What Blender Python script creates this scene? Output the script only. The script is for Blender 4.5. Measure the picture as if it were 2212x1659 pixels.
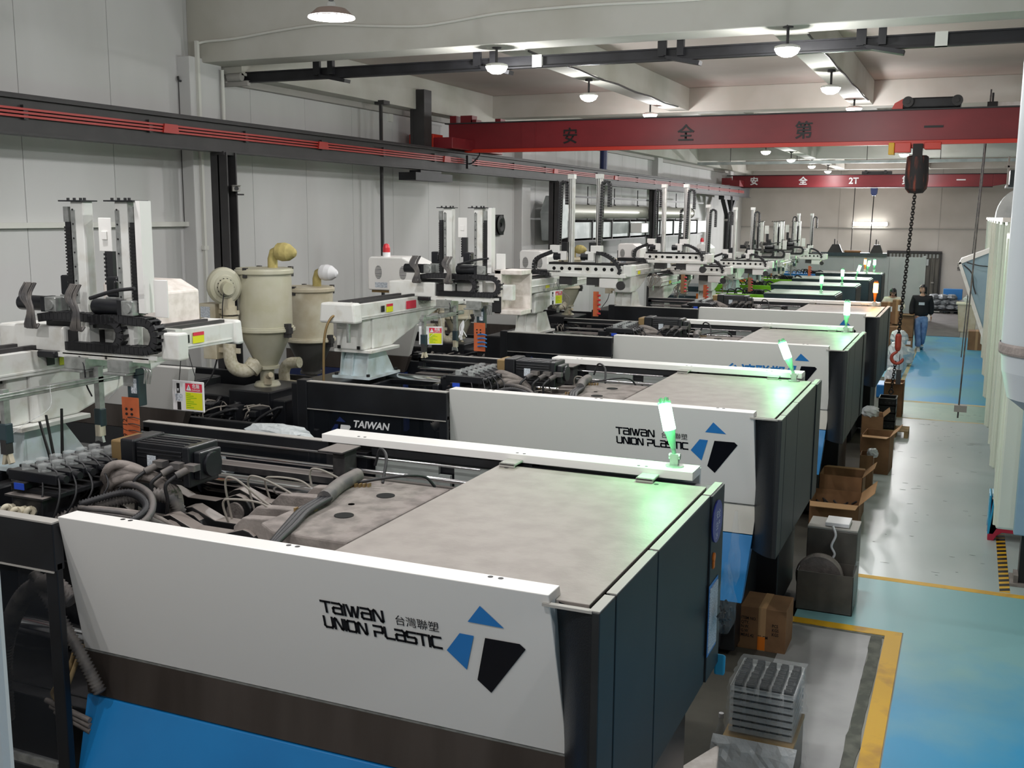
import bpy, math, random
from mathutils import Vector, Matrix
PI = math.pi
rnd = random.Random(7)
for o in list(bpy.data.objects): bpy.data.objects.remove(o)
SC = bpy.context.scene; COL = SC.collection

# ------------------------------------------------------------------ camera, world, exposure
cd = bpy.data.cameras.new('camera'); cam = bpy.data.objects.new('camera', cd); COL.objects.link(cam); SC.camera = cam
cd.sensor_fit = 'HORIZONTAL'; cd.sensor_width = 36; cd.lens = 2266.7/2212*36; cd.clip_start = .05; cd.clip_end = 200
_y, _p, _q = .40929, .160392, .0068075
F_ = Vector((-math.sin(_y)*math.cos(_p), math.cos(_y)*math.cos(_p), -math.sin(_p)))
R0 = Vector((math.cos(_y), math.sin(_y), 0)); U0 = R0.cross(F_)
R_ = math.cos(_q)*R0+math.sin(_q)*U0; U_ = -math.sin(_q)*R0+math.cos(_q)*U0
m = Matrix((R_, U_, -F_)).transposed().to_4x4(); m.translation = (0, 0, 3.45); cam.matrix_world = m
wd = bpy.data.worlds.new('world'); SC.world = wd; wd.use_nodes = True
wd.node_tree.nodes['Background'].inputs[0].default_value = (.8, .86, 1, 1); wd.node_tree.nodes['Background'].inputs[1].default_value = .3
SC.view_settings.view_transform = 'Standard'; SC.view_settings.look = 'None'; SC.view_settings.gamma = 1
SC.view_settings.use_curve_mapping = False; SC.view_settings.exposure = 0.0
LAMP_W = 88.0
LAMP_XY = [(-4.78, y, 5) for y in (-2, 1.5, 4.5, 7.5, 10.55, 13.5)]+[(-5.0, 17.15, 5.08)]+[(-4.78, y, 5) for y in (20, 23, 26.5, 30.4, 34.5, 38.5)] + \
          [(-1.72, y, 5) for y in (-2, 1.5, 4.5, 7.5, 10.4, 13.7)]+[(-1.8, 17.2, 5.08)]+[(-1.72, y, 5) for y in (20.3, 23.4, 28.5, 33, 38)] + \
          [(3.5, y, 5) for y in (1.5, 7.5, 13.5, 19.5, 26, 33)]
for x, y, z in LAMP_XY:
    for kind, e in (('POINT', .55), ('SPOT', .6)):      # the dome shines all round, its reflector throws more downwards
        ld = bpy.data.lights.new('lamp_light', kind); ld.energy = LAMP_W*e*(1.35 if y in (4.5, 1.5) else 1); ld.color = (1, .99, .985); ld.shadow_soft_size = .07
        if kind == 'SPOT': ld.spot_size = math.radians(170); ld.spot_blend = .3
        lo = bpy.data.objects.new('lamp_light', ld); lo.location = (x, y, z-.15); COL.objects.link(lo)
tl = bpy.data.lights.new('tube_light', 'AREA'); tl.shape = 'RECTANGLE'; tl.size = 1.2; tl.size_y = .08; tl.energy = 420
to = bpy.data.objects.new('tube_light', tl); to.location = (-3.7, 43.2, 3.17); to.rotation_euler = (-PI/2, 0, 0); COL.objects.link(to)

# ------------------------------------------------------------------ materials
def lin(c):
    c = c.lstrip('#'); v = [int(c[i:i+2], 16)/255 for i in (0, 2, 4)]
    return tuple(x/12.92 if x <= .04045 else ((x+.055)/1.055)**2.4 for x in v)
def mat(name, col, rough=.5, metal=0, col2=None, scale=6, stretch=(1, 1, 1), bump=0, emit=0, alpha=1, trans=0, lo=.4, hi=.65, coat=0, detail=4, bscale=40):
    m = bpy.data.materials.new(name); m.use_nodes = True; nt = m.node_tree; b = nt.nodes['Principled BSDF']
    c = lin(col); b.inputs['Base Color'].default_value = (*c, 1); b.inputs['Roughness'].default_value = rough
    b.inputs['Metallic'].default_value = metal; b.inputs['Coat Weight'].default_value = coat
    if col2 or bump:
        tc = nt.nodes.new('ShaderNodeTexCoord'); mp = nt.nodes.new('ShaderNodeMapping'); mp.inputs['Scale'].default_value = stretch
        nt.links.new(tc.outputs['Object'], mp.inputs[0])
    if col2:
        n = nt.nodes.new('ShaderNodeTexNoise'); n.inputs['Scale'].default_value = scale; n.inputs['Detail'].default_value = detail
        r = nt.nodes.new('ShaderNodeMapRange'); r.inputs[1].default_value = lo; r.inputs[2].default_value = hi
        x = nt.nodes.new('ShaderNodeMix'); x.data_type = 'RGBA'; x.inputs[6].default_value = (*c, 1); x.inputs[7].default_value = (*lin(col2), 1)
        nt.links.new(mp.outputs[0], n.inputs['Vector']); nt.links.new(n.outputs[0], r.inputs[0]); nt.links.new(r.outputs[0], x.inputs[0]); nt.links.new(x.outputs[2], b.inputs['Base Color'])
    if bump:
        n2 = nt.nodes.new('ShaderNodeTexNoise'); n2.inputs['Scale'].default_value = bscale; n2.inputs['Detail'].default_value = 3
        bp = nt.nodes.new('ShaderNodeBump'); bp.inputs['Strength'].default_value = bump; bp.inputs['Distance'].default_value = .01
        nt.links.new(mp.outputs[0], n2.inputs['Vector']); nt.links.new(n2.outputs[0], bp.inputs['Height']); nt.links.new(bp.outputs[0], b.inputs['Normal'])
    if emit: b.inputs['Emission Color'].default_value = (*c, 1); b.inputs['Emission Strength'].default_value = emit
    if alpha < 1: b.inputs['Alpha'].default_value = alpha
    if trans: b.inputs['Transmission Weight'].default_value = trans; b.inputs['IOR'].default_value = 1.1
    return m
M = {}
M['wall'] = mat('wall_cladding', '#c9c9c8', .55, col2='#bdbdbb', scale=.7, stretch=(1, 1, .4))
M['plaster'] = mat('plaster', '#c6c5be', .8, col2='#b4b2a8', scale=.9, bump=.15, bscale=14)
M['ceiling'] = mat('ceiling_plaster', '#c2b8b2', .85, col2='#b5a9a2', scale=.6)
M['backwall'] = mat('back_wall', '#cdc8c2', .8, col2='#bcb7b0', scale=.5)
M['conduit'] = mat('white_conduit', '#d3d3cc', .5)
M['darksteel'] = mat('dark_steel', '#2b2a2b', .55, col2='#353334', scale=3)
M['blacksteel'] = mat('black_steel', '#17171a', .5, .1, col2='#222226', scale=5)
M['redbar'] = mat('red_conductor_bar', '#a82a22', .45)
M['crane'] = mat('crane_red', '#86222a', .42, col2='#741c23', scale=1.4, stretch=(.5, 1, 1))
M['cranebright'] = mat('crane_bright_red', '#c8321f', .4)
M['white'] = mat('white_paint', '#e6e4e1', .38)
M['whitedusty'] = mat('white_dusty', '#e2dad4', .5, col2='#cfc6be', scale=14)
M['offwhite'] = mat('robot_white', '#dcdcd8', .42, col2='#c8c4ba', scale=8, lo=.5, hi=.75)
M['palebl'] = mat('pale_blue_white', '#cfdde2', .45, col2='#bfc9c8', scale=7)
M['steelband'] = mat('brushed_steel', '#6a625e', .42, .75, col2='#544c48', scale=3, stretch=(1, 1, .15))
M['blue'] = mat('blue_paint', '#1c7cbe', .35, col2='#1a75b6', scale=2)
M['navy'] = mat('navy_paint', '#1b2a5a', .4)
M['black'] = mat('black_paint', '#131418', .38, col2='#191b20', scale=4)
M['leather'] = mat('black_textured_paint', '#1b1e22', .34, bump=.2, bscale=200)
M['panel'] = mat('charcoal_panel', '#26282a', .46, col2='#212325', scale=3)
M['bandpale'] = mat('pale_band', '#d8d4cc', .4)
M['wornlight'] = mat('scuffed_paint', '#7f8b88', .5)
M['void'] = mat('void_black', '#050505', .95)
M['nearduct'] = mat('near_duct_paint', '#aeb6ba', .4)
M['floorshade'] = mat('shaded_floor', '#4f4c44', .7, col2='#3c3a34', scale=1.5)  # dark tone that paints the floor shadow around the machines
M['lip'] = mat('dusty_edge', '#a3a09b', .6)
M['roof'] = mat('dusty_roof', '#938b85', .5, col2='#877f79', scale=7, bump=.1, bscale=60)
M['dust'] = mat('dusty_casting', '#8d8580', .8, col2='#6f6864', scale=9, bump=.3, bscale=70)
M['dustdark'] = mat('dusty_black', '#3b3838', .7, col2='#1b1a1c', scale=9, lo=.35, hi=.6)
M['innergrey'] = mat('inner_grey', '#8f9491', .5)
M['chrome'] = mat('chrome', '#d8d9dc', .12, 1)
M['alu'] = mat('aluminium', '#b4b6b4', .35, .7, col2='#989a98', scale=20)
M['gold'] = mat('bronze_flange', '#8e7650', .5, .4)
M['rubber'] = mat('grey_hose', '#4c4a4b', .6, col2='#6c6763', scale=12)
M['cable'] = mat('black_cable', '#232326', .5)
M['cablegrey'] = mat('grey_cable', '#8a847c', .6)
M['clear'] = mat('clear_plastic', '#c8cccc', .15, alpha=.3)
M['label'] = mat('white_label', '#d6dcE2', .5, col2='#8f98a4', scale=120)
M['bluelabel'] = mat('blue_label', '#2c50c0', .4)
M['glass'] = mat('smoked_glass', '#20242a', .06, alpha=.35)
M['beige'] = mat('beige_paint', '#b9b6a4', .45, col2='#aeaa92', scale=4)
M['cream'] = mat('cream_paint', '#c9c2ae', .5, col2='#b9ae94', scale=5)
M['greycone'] = mat('grey_cone', '#5f5e5c', .45, .3)
M['bag'] = mat('filter_bag', '#b3a468', .8, col2='#a0935c', scale=14, bump=.3)
M['pipe'] = mat('insulated_pipe', '#c8c2b0', .7, col2='#b0a88f', scale=30)
M['orange'] = mat('orange_sheet', '#c4643a', .5, col2='#b25a34', scale=10)
M['red'] = mat('red_plastic', '#c8303a', .3)
M['yellow'] = mat('yellow_print', '#dfe01c', .5)
M['redprint'] = mat('red_print', '#d8304a', .5)
M['ink'] = mat('black_ink', '#141416', .5)
M['inkblue'] = mat('blue_ink', '#2f7fc8', .4)
M['inkdark'] = mat('dark_ink', '#10121a', .25)
M['inkwhite'] = mat('white_ink', '#e8e8ea', .5)
M['carton'] = mat('carton', '#8c6848', .8, col2='#7f5d40', scale=6)
M['cartondark'] = mat('carton_light_inside', '#b08a62', .8)
M['greybin'] = mat('grey_bin', '#5e5a54', .4, col2='#4d4a46', scale=4)
M['film'] = mat('plastic_film', '#dbe4e8', .05, alpha=.08, bump=1, bscale=25)
M['filmw'] = mat('white_film', '#d9dee0', .25, alpha=.75, bump=1, bscale=22)
M['sack'] = mat('grey_sack', '#8f9499', .5, col2='#7b8086', scale=8, bump=.5, bscale=9)
M['greenlamp'] = mat('green_lamp', '#9dffc0', .3, emit=24)
M['greenplastic'] = mat('green_plastic', '#7fae92', .25, alpha=.7)
M['orangelamp'] = mat('orange_lamp', '#ffb860', .3, emit=24)
M['bulb'] = mat('bulb_glow', '#fffdf5', .3, emit=14)
M['tube'] = mat('tube_glow', '#fffef8', .3, emit=12)
M['shade'] = mat('lamp_shade', '#8c7c74', .4)
M['green'] = mat('green_paint', '#74b818', .4)
M['teal'] = mat('dark_teal_paint', '#26373d', .35, col2='#30434a', scale=2)
M['greytop'] = mat('grey_green_top', '#a8b2a8', .45)
M['palepanel'] = mat('pale_panel', '#b9c0bf', .45, col2='#aab2b2', scale=.8)
M['duct'] = mat('duct_galvanised', '#a9b0b0', .5, .35, col2='#c3c9c8', scale=3)
M['spiral'] = mat('duct_spiral', '#c2c1b6', .4, .3)
M['guard'] = mat('pale_guard', '#c9cdbf', .4, col2='#bcc2b6', scale=2, stretch=(1, 1, .3))
M['bluegrey'] = mat('blue_grey_board', '#8fa8b4', .4, col2='#7f9aab', scale=1.5)
M['stoolblue'] = mat('stool_blue', '#2a9bc8', .4)
M['stoolred'] = mat('stool_red', '#b02440', .4)
M['skin'] = mat('skin', '#c49a84', .6)
M['hair'] = mat('black_hair', '#0e0d10', .4)
M['jacket'] = mat('black_cloth', '#101015', .8)
M['jeans'] = mat('blue_denim', '#5878a6', .8, col2='#7f9cc4', scale=7)
M['cloth'] = mat('cream_cloth', '#e2dfc8', .8)
M['shoe'] = mat('pale_shoe', '#b9bdb8', .6)
M['brown'] = mat('brown_door', '#4b4a46', .6, col2='#6a675e', scale=3, stretch=(4, 1, .3))
M['wood'] = mat('pallet_wood', '#a08860', .8, col2='#86704c', scale=5)
M['orangesticker'] = mat('orange_sticker', '#e0771c', .5)
M['hook'] = mat('hook_red', '#9a3a2a', .5)
M['hoist'] = mat('hoist_bag', '#1d1a1c', .7, col2='#8a3f2c', scale=6, stretch=(3, 3, .4), lo=.52, hi=.72)
M['chain'] = mat('dark_chain', '#1a1817', .45, .6)
M['sticker'] = mat('blue_disc', '#2c3a92', .3)
M['mat_grey'] = mat('grey_mat', '#6f6a6a', .8, col2='#625e5e', scale=3)
M['conc'] = mat('grey_concrete', '#97978f', .6, col2='#7f8078', scale=1.2, bump=.1)
M['slab'] = mat('grey_slab', '#a3a4a4', .45, col2='#8c8d8d', scale=1.5)
M['worn'] = mat('worn_dark_strip', '#4c5048', .7, col2='#6a6c62', scale=9)
M['yellowfloor'] = mat('yellow_floor_paint', '#dcab22', .5, col2='#b98a30', scale=4, lo=.5, hi=.7)
M['yellowworn'] = mat('yellow_worn_paint', '#c2ab72', .6, col2='#a9b39c', scale=6)
M['floorgrey'] = mat('pale_floor_paint', '#bcc6c4', .28, col2='#aebcba', scale=1.1, stretch=(1, .5, 1))
M['floorgreen'] = mat('pale_green_floor', '#9fb9a9', .35, col2='#93b2a4', scale=3)
M['floorblue'] = mat('blue_floor', '#429cca', .38, col2='#62a8b8', scale=.7, stretch=(1, .6, 1), lo=.45, hi=.6, detail=8)
def topdust(m, c='#7d7672', lo=.75, amt=.85):
    nt = m.node_tree; b = nt.nodes['Principled BSDF']; g = nt.nodes.new('ShaderNodeNewGeometry'); sp = nt.nodes.new('ShaderNodeSeparateXYZ'); nt.links.new(g.outputs['Normal'], sp.inputs[0])
    r = nt.nodes.new('ShaderNodeMapRange'); r.inputs[1].default_value = lo; r.inputs[2].default_value = lo+.15; r.inputs[4].default_value = amt; nt.links.new(sp.outputs[2], r.inputs[0])
    x = nt.nodes.new('ShaderNodeMix'); x.data_type = 'RGBA'; x.inputs[7].default_value = (*lin(c), 1); nt.links.new(r.outputs[0], x.inputs[0])
    L = [l for l in nt.links if l.to_socket == b.inputs['Base Color']]
    if L: nt.links.new(L[0].from_socket, x.inputs[6])
    else: x.inputs[6].default_value = b.inputs['Base Color'].default_value
    nt.links.new(x.outputs[2], b.inputs['Base Color'])
topdust(M['dustdark']); topdust(M['black'], '#4a4848', .9, .55); topdust(M['rubber'], '#716a66', .6, .5); M['linkblack'] = mat('link_black', '#121214', .45); topdust(M['linkblack'], '#8a817b', .6)
def floor_near():
    m = mat('turquoise_floor', '#84b6ba', .38); nt = m.node_tree; b = nt.nodes['Principled BSDF']
    tc = nt.nodes.new('ShaderNodeTexCoord'); sp = nt.nodes.new('ShaderNodeSeparateXYZ'); nt.links.new(tc.outputs['Object'], sp.inputs[0])
    n = nt.nodes.new('ShaderNodeTexNoise'); n.inputs['Scale'].default_value = 1.3; n.inputs['Detail'].default_value = 9; nt.links.new(tc.outputs['Object'], n.inputs['Vector'])
    a = nt.nodes.new('ShaderNodeMath'); a.operation = 'MULTIPLY_ADD'; a.inputs[1].default_value = 3.2; nt.links.new(n.outputs[0], a.inputs[0]); nt.links.new(sp.outputs[1], a.inputs[2])
    r = nt.nodes.new('ShaderNodeMapRange'); r.inputs[1].default_value = 8.6; r.inputs[2].default_value = 10.3; nt.links.new(a.outputs[0], r.inputs[0])
    x = nt.nodes.new('ShaderNodeMix'); x.data_type = 'RGBA'; x.inputs[6].default_value = (*lin('#3a9ccb'), 1); x.inputs[7].default_value = (*lin('#84b6ba'), 1)
    nt.links.new(r.outputs[0], x.inputs[0]); nt.links.new(x.outputs[2], b.inputs['Base Color']); return m
M['floornear'] = floor_near()

# ------------------------------------------------------------------ mesh helpers
def frame(d):
    d = Vector(d).normalized(); a = Vector((0, 0, 1)) if abs(d.z) < .95 else Vector((1, 0, 0))
    u = d.cross(a).normalized(); return u, d.cross(u).normalized(), d
class MB:
    def __init__(s): s.V = []; s.F = []; s.I = []; s.S = []
    def add(s, vs, fs, m=0, sm=False):
        k = len(s.V); s.V += [tuple(v) for v in vs]
        for f in fs: s.F.append([i+k for i in f]); s.I.append(m); s.S.append(sm)
        return s
    def box(s, x0, y0, z0, x1, y1, z1, m=0, R=None):
        v = [(x, y, z) for x in (x0, x1) for y in (y0, y1) for z in (z0, z1)]
        if R is not None:
            c = Vector(((x0+x1)/2, (y0+y1)/2, (z0+z1)/2)); v = [R @ (Vector(p)-c)+c for p in v]
        return s.add(v, [(0, 1, 3, 2), (4, 6, 7, 5), (0, 4, 5, 1), (2, 3, 7, 6), (0, 2, 6, 4), (1, 5, 7, 3)], m)
    def cyl(s, p, q, r, n=16, r2=None, m=0, caps=True):
        p, q = Vector(p), Vector(q); u, w, d = frame(q-p); r2 = r if r2 is None else r2
        A = [p+r*(math.cos(t)*u+math.sin(t)*w) for t in [2*PI*i/n for i in range(n)]]
        B = [q+r2*(math.cos(t)*u+math.sin(t)*w) for t in [2*PI*i/n for i in range(n)]]
        s.add(A+B, [(i, (i+1) % n, n+(i+1) % n, n+i) for i in range(n)], m, True)
        if caps: s.add(A, [tuple(range(n-1, -1, -1))], m); s.add(B, [tuple(range(n))], m)
        return s
    def tube(s, pts, r, n=8, m=0, closed=False):
        P = [Vector(p) for p in pts]; L = len(P); rr = r if isinstance(r, (list, tuple)) else [r]*L; vs = []; pu = None
        for i in range(L):
            a = P[(i-1) % L] if closed or i > 0 else P[i]; b = P[(i+1) % L] if closed or i < L-1 else P[i]
            d = (b-a).normalized()
            if pu is None: u, w, _ = frame(d)
            else: u = (pu-d*pu.dot(d)).normalized(); w = d.cross(u)
            pu = u
            vs += [P[i]+rr[i]*(math.cos(2*PI*k/n)*u+math.sin(2*PI*k/n)*w) for k in range(n)]
        fs = [(i*n+k, i*n+(k+1) % n, ((i+1) % L)*n+(k+1) % n, ((i+1) % L)*n+k) for i in range(L if closed else L-1) for k in range(n)]
        s.add(vs, fs, m, True)
        if not closed: s.add(vs[:n], [tuple(range(n-1, -1, -1))], m); s.add(vs[-n:], [tuple(range(n))], m)
        return s
    def prism(s, poly, ax, lo, hi, m=0):
        # ax: axis of extrusion; poly in the other two axes in order xyz
        def P(a, b, c): return {'x': (c, a, b), 'y': (a, c, b), 'z': (a, b, c)}[ax]
        n = len(poly); A = [P(a, b, lo) for a, b in poly]; B = [P(a, b, hi) for a, b in poly]
        s.add(A+B, [tuple(range(n-1, -1, -1)), tuple(range(n, 2*n))]+[(i, (i+1) % n, n+(i+1) % n, n+i) for i in range(n)], m); return s
    def lathe(s, prof, c, d=(0, 0, 1), n=24, m=0):
        c = Vector(c); u, w, d = frame(d); vs = []
        for r, h in prof: vs += [c+d*h+max(r, 1e-4)*(math.cos(2*PI*k/n)*u+math.sin(2*PI*k/n)*w) for k in range(n)]
        for i in range(len(prof)-1):
            seg = vs[i*n:(i+2)*n]; s.add(seg, [(k, (k+1) % n, n+(k+1) % n, n+k) for k in range(n)], m, True)
        return s
    def poly(s, pts, m=0): return s.add(pts, [tuple(range(len(pts)))], m)
    def mesh(s, name, mats):
        me = bpy.data.meshes.new(name); me.from_pydata(s.V, [], s.F)
        for x in (mats if isinstance(mats, (list, tuple)) else [mats]): me.materials.append(M[x] if isinstance(x, str) else x)
        me.polygons.foreach_set('material_index', s.I); me.polygons.foreach_set('use_smooth', s.S); me.update()
        import bmesh
        bm = bmesh.new(); bm.from_mesh(me); bmesh.ops.recalc_face_normals(bm, faces=bm.faces); bm.to_mesh(me); bm.free()
        return me
    def out(s, name, mats, parent=None, bev=0, off=None, kind=None, label=None):
        if off: s.V = [(a-off[0], b-off[1], c-off[2]) for a, b, c in s.V]
        o = bpy.data.objects.new(name, s.mesh(name, mats)); COL.objects.link(o)
        if parent: o.parent = parent
        if bev:
            b = o.modifiers.new('bevel', 'BEVEL'); b.width = bev; b.segments = 2; b.limit_method = 'ANGLE'; b.angle_limit = .7; b.harden_normals = False
        if kind: o['kind'] = kind
        if label: o['label'] = label
        return o
def tag(o, label, cat, group=None, kind=None):
    o['label'] = label; o['category'] = cat
    if group: o['group'] = group
    if kind: o['kind'] = kind
    return o
def empty(name, loc=(0, 0, 0), rz=0):
    o = bpy.data.objects.new(name, None); o.location = loc; o.rotation_euler.z = rz; o.empty_display_size = .1; COL.objects.link(o); return o
def struct(o): o['kind'] = 'structure'; return o
def children(o): return [c for c in ALLC.get(o.name, [])]
def index_children():
    ALLC.clear()
    for o in bpy.data.objects:
        if o.parent: ALLC.setdefault(o.parent.name, []).append(o)
ALLC = {}
def dup(root, loc=None, rz=None, label=None, group=None, skip=()):
    r = root.copy(); COL.objects.link(r)
    if loc is not None: r.location = loc
    if rz is not None: r.rotation_euler.z = rz
    if label: r['label'] = label
    if group: r['group'] = group
    def rec(src, dst):
        for c in children(src):
            if c.name.split('.')[0] in skip: continue
            k = c.copy(); COL.objects.link(k); k.parent = dst; rec(c, k)
    rec(root, r); return r
def arc(c, r, a0, a1, n, plane='xz', y=0):
    out = []
    for i in range(n+1):
        a = a0+(a1-a0)*i/n; p = (c[0]+r*math.cos(a), c[1]+r*math.sin(a))
        out.append((p[0], y, p[1]) if plane == 'xz' else ((y, p[0], p[1]) if plane == 'yz' else (p[0], p[1], y)))
    return out
def spline(pts, k=8):
    P = [Vector(p) for p in pts]; P = [2*P[0]-P[1]]+P+[2*P[-1]-P[-2]]; out = []
    for i in range(1, len(P)-2):
        for j in range(k):
            t = j/k; a, b, c, d = P[i-1:i+3]
            out.append(.5*((2*b)+(-a+c)*t+(2*a-5*b+4*c-d)*t*t+(-a+3*b-3*c+d)*t**3))
    out.append(P[-2]); return out
def hose(mb, pts, r, m=0, rib=0, n=8, k=8):
    P = spline(pts, k)
    if rib:
        L = sum((P[i+1]-P[i]).length for i in range(len(P)-1)); N = max(6, int(L/rib)*2); Q = []; acc = 0; j = 0; seg = 0
        for i in range(N+1):
            t = L*i/N
            while j < len(P)-2 and seg+(P[j+1]-P[j]).length < t: seg += (P[j+1]-P[j]).length; j += 1
            l = (P[j+1]-P[j]).length or 1e-6; Q.append(P[j].lerp(P[j+1], min(1, (t-seg)/l)))
        mb.tube(Q, [r if i % 2 else r*.7 for i in range(len(Q))], n, m)
    else: mb.tube(P, r, n, m)
    return mb
# ---- writing
GL = {'T': [[(0, 1), (1, 1)], [(.5, 1), (.5, 0)]], 'a': [[(0, 1), (.8, 1), (1, .85), (1, 0), (.12, 0), (0, .1), (0, .45), (.12, .55), (1, .55)]],
      'I': [[(0, 0), (0, 1)]], 'W': [[(0, 1), (.3, .02), (.42, .02), (.6, .9), (.72, .9), (.88, .02), (1, .02), (1.3, 1)]],
      'N': [[(0, 0), (0, .9), (.12, 1), (.22, .95), (.8, .05), (.9, 0), (1, .1), (1, 1)]], 'U': [[(0, 1), (0, .15), (.15, 0), (.85, 0), (1, .15), (1, 1)]],
      'O': [[(.12, 0), (0, .12), (0, .88), (.12, 1), (.88, 1), (1, .88), (1, .12), (.88, 0), (.12, 0)]],
      'P': [[(0, 1), (.9, 1), (1, .9), (1, .5), (.9, .42), (0, .42), (0, 0)]], 'L': [[(0, 1), (0, .15), (.15, 0), (1, 0)]],
      'S': [[(1, 1), (.1, 1), (0, .9), (0, .6), (.1, .52), (.9, .52), (1, .44), (1, .1), (.9, 0), (0, 0)]], 'C': [[(1, 1), (.15, 1), (0, .85), (0, .15), (.15, 0), (1, 0)]]}
WD = {'I': 0, 'W': 1.3}
def stroke_text(s, x0, z0, w, h, t, M4, mb, m=0, gap=.42):
    tot = sum((WD.get(c, 1) if c != ' ' else .35)+gap for c in s)-gap; k = w/tot; x = 0
    for c in s:
        if c == ' ': x += .35+gap; continue
        for pl in GL[c]:
            for a, b in zip(pl, pl[1:]):
                A = Vector((x0+(x+a[0])*k, z0+a[1]*h, 0)); B = Vector((x0+(x+b[0])*k, z0+b[1]*h, 0)); d = (B-A).normalized()*t/2; nn = Vector((-d.y, d.x, 0))
                mb.add([M4 @ p for p in (A-d-nn, B+d-nn, B+d+nn, A-d+nn)], [(0, 1, 2, 3)], m)
        x += WD.get(c, 1)+gap
def font_text(s, size, mat_, M4, name='lettering', parent=None, bold=0, shear=0, sx=1, align='LEFT', space=1):
    cu = bpy.data.curves.new('t', 'FONT'); cu.body = s; cu.size = size; cu.align_x = align; cu.offset = bold; cu.shear = shear; cu.space_character = space
    cu.resolution_u = 2
    ob = bpy.data.objects.new('t', cu); COL.objects.link(ob); bpy.context.view_layer.update()
    me = bpy.data.meshes.new_from_object(ob.evaluated_get(bpy.context.evaluated_depsgraph_get())); bpy.data.objects.remove(ob)
    me.name = name; me.transform(M4 @ Matrix.Diagonal((sx, 1, 1, 1))); me.materials.clear(); me.materials.append(M[mat_])
    o = bpy.data.objects.new(name, me); COL.objects.link(o)
    if parent: o.parent = parent
    return o
def basis(o, r, u):
    r = Vector(r).normalized(); u = Vector(u).normalized(); n = r.cross(u); m = Matrix((r, u, n)).transposed().to_4x4(); m.translation = o; return m

# ------------------------------------------------------------------ the building
CEIL = 5.6
struct(MB().box(-9, -6, -.2, 12, 44, 0).out('floor', 'conc'))
fl = bpy.data.objects['floor']
def paint(name, x0, y0, x1, y1, m, z=.003, poly=None):
    mb = MB()
    mb.prism(poly or [(x0, y0), (x1, y0), (x1, y1), (x0, y1)], 'z', 0.0005, z)
    return mb.out(name, m, fl)
paint('painted_area', -.3, -5, 11.5, 10.28, 'floornear')
paint('painted_area', -1.25, 8.98, -.3, 10.28, 'floornear')
paint('painted_area', -1.15, 10.38, 11.5, 19.12, 'floorgrey')
paint('painted_area', -1.15, 19.2, 11.5, 20.88, 'floorgreen')
paint('painted_area', -1.15, 21.05, 11.5, 33, 'floorblue')
paint('painted_area', -2.2, 24, -1.15, 33, 'floorblue')
paint('yellow_line', -1.15, 10.28, 3, 10.38, 'yellowfloor', .004)
paint('yellow_line', -1.15, 19.12, 3, 19.2, 'yellowworn', .004)
paint('yellow_line', -1.15, 20.88, 3, 21.05, 'yellowworn', .004)
paint('yellow_line', -1.2, 21.05, -1.12, 33, 'yellowworn', .005)
paint('yellow_line', -.44, 3, -.31, 8.98, 'yellowfloor', .005)
paint('yellow_line', -1.25, 8.86, -.44, 8.98, 'yellowfloor', .005)
paint('shaded_floor', -8.6, -5, -1.2, 24, 'floorshade')  # shadow under and between the machines, painted on as a dark area
paint('floor_slab', -1.2, 3.5, -.54, 8.8, 'slab', .006)
r2 = random.Random(3)
e = [(-.54, 3.5)]+[(-.55+.02*r2.random(), 3.5+5.3*i/40) for i in range(1, 41)]+[(-.44-.02*r2.random(), 8.8-5.3*i/40) for i in range(41)]
paint('worn_strip', 0, 0, 0, 0, 'worn', .0065, poly=e)
e = [(-1.2, 8.8), (-.44, 8.8), (-.44, 8.84)]+[(-.44-.76*i/20, 8.83+.02*r2.random()) for i in range(1, 21)]
paint('worn_strip', 0, 0, 0, 0, 'worn', .0065, poly=e)
mb = MB().prism([(.46, 10.4), (.55, 10.4), (.55, 12.4), (.46, 12.4)], 'z', .0005, .004)
for i in range(14):
    y = 10.42+i*.14; mb.prism([(.46, y), (.55, y+.05), (.55, y+.12), (.46, y+.07)], 'z', .004, .005, 1)
mb.out('hazard_strip', ['yellowfloor', 'ink'], fl)
paint('doorway_mat', -1.15, 33, -.15, 41, 'mat_grey', .012)
for k in range(60):      # scuffs worn through the paint
    x, y = r2.uniform(-.8, .4), r2.uniform(10.6, 20.6); a = r2.uniform(.01, .05); b = r2.uniform(.003, .009)
    if k == 0: sc = MB()
    sc.prism([(x-a, y), (x, y-b), (x+a, y+b*.4), (x, y+b)], 'z', .0041, .0052)
sc.out('scuff_marks', 'wornlight', fl, kind='stuff')

HI = 6.7
wl = struct(MB().box(-9, -6, 0, -8.73, 44, HI).out('wall_left', 'wall'))
y = -5.6; i = 0
while y < 43.2:
    MB().box(-8.73, y+.003, .05, -8.7, y+1.217, 5.15 if y > 10 else HI-.02).out('cladding_panel', 'wall', wl, bev=.004); y += 1.22
for z in (3.28,):
    MB().box(-8.7, -5.6, z, -8.62, 10.3, z+.055).out('girt', 'conduit', wl)
MB().box(-8.7, 11.1, 5.02, -8.6, 43.6, 5.1).out('eaves_trim', 'lip', wl)
wb = struct(MB().box(-9, 43.5, 0, 12, 43.8, CEIL).out('wall_back', 'backwall'))
for x in (-4.9, -1.2, 2.5): MB().box(x, 43.49, 0, x+.015, 43.505, CEIL).out('panel_joint', 'lip', wb)
MB().box(-8.7, 43.44, 3.0, 12, 43.5, 3.03).out('cable_trunking', 'lip', wb)
struct(MB().box(11.8, -6, 0, 12, 44, HI).out('wall_right', 'plaster'))
struct(MB().box(-9, -6.2, 0, 12, -6, HI).out('wall_front', 'plaster'))
ce = struct(MB().box(-9, 10.4, CEIL, 12, 44, CEIL+.2).box(-9, -6, HI, 12, 10.4, HI+.2).out('ceiling', 'ceiling'))
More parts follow.
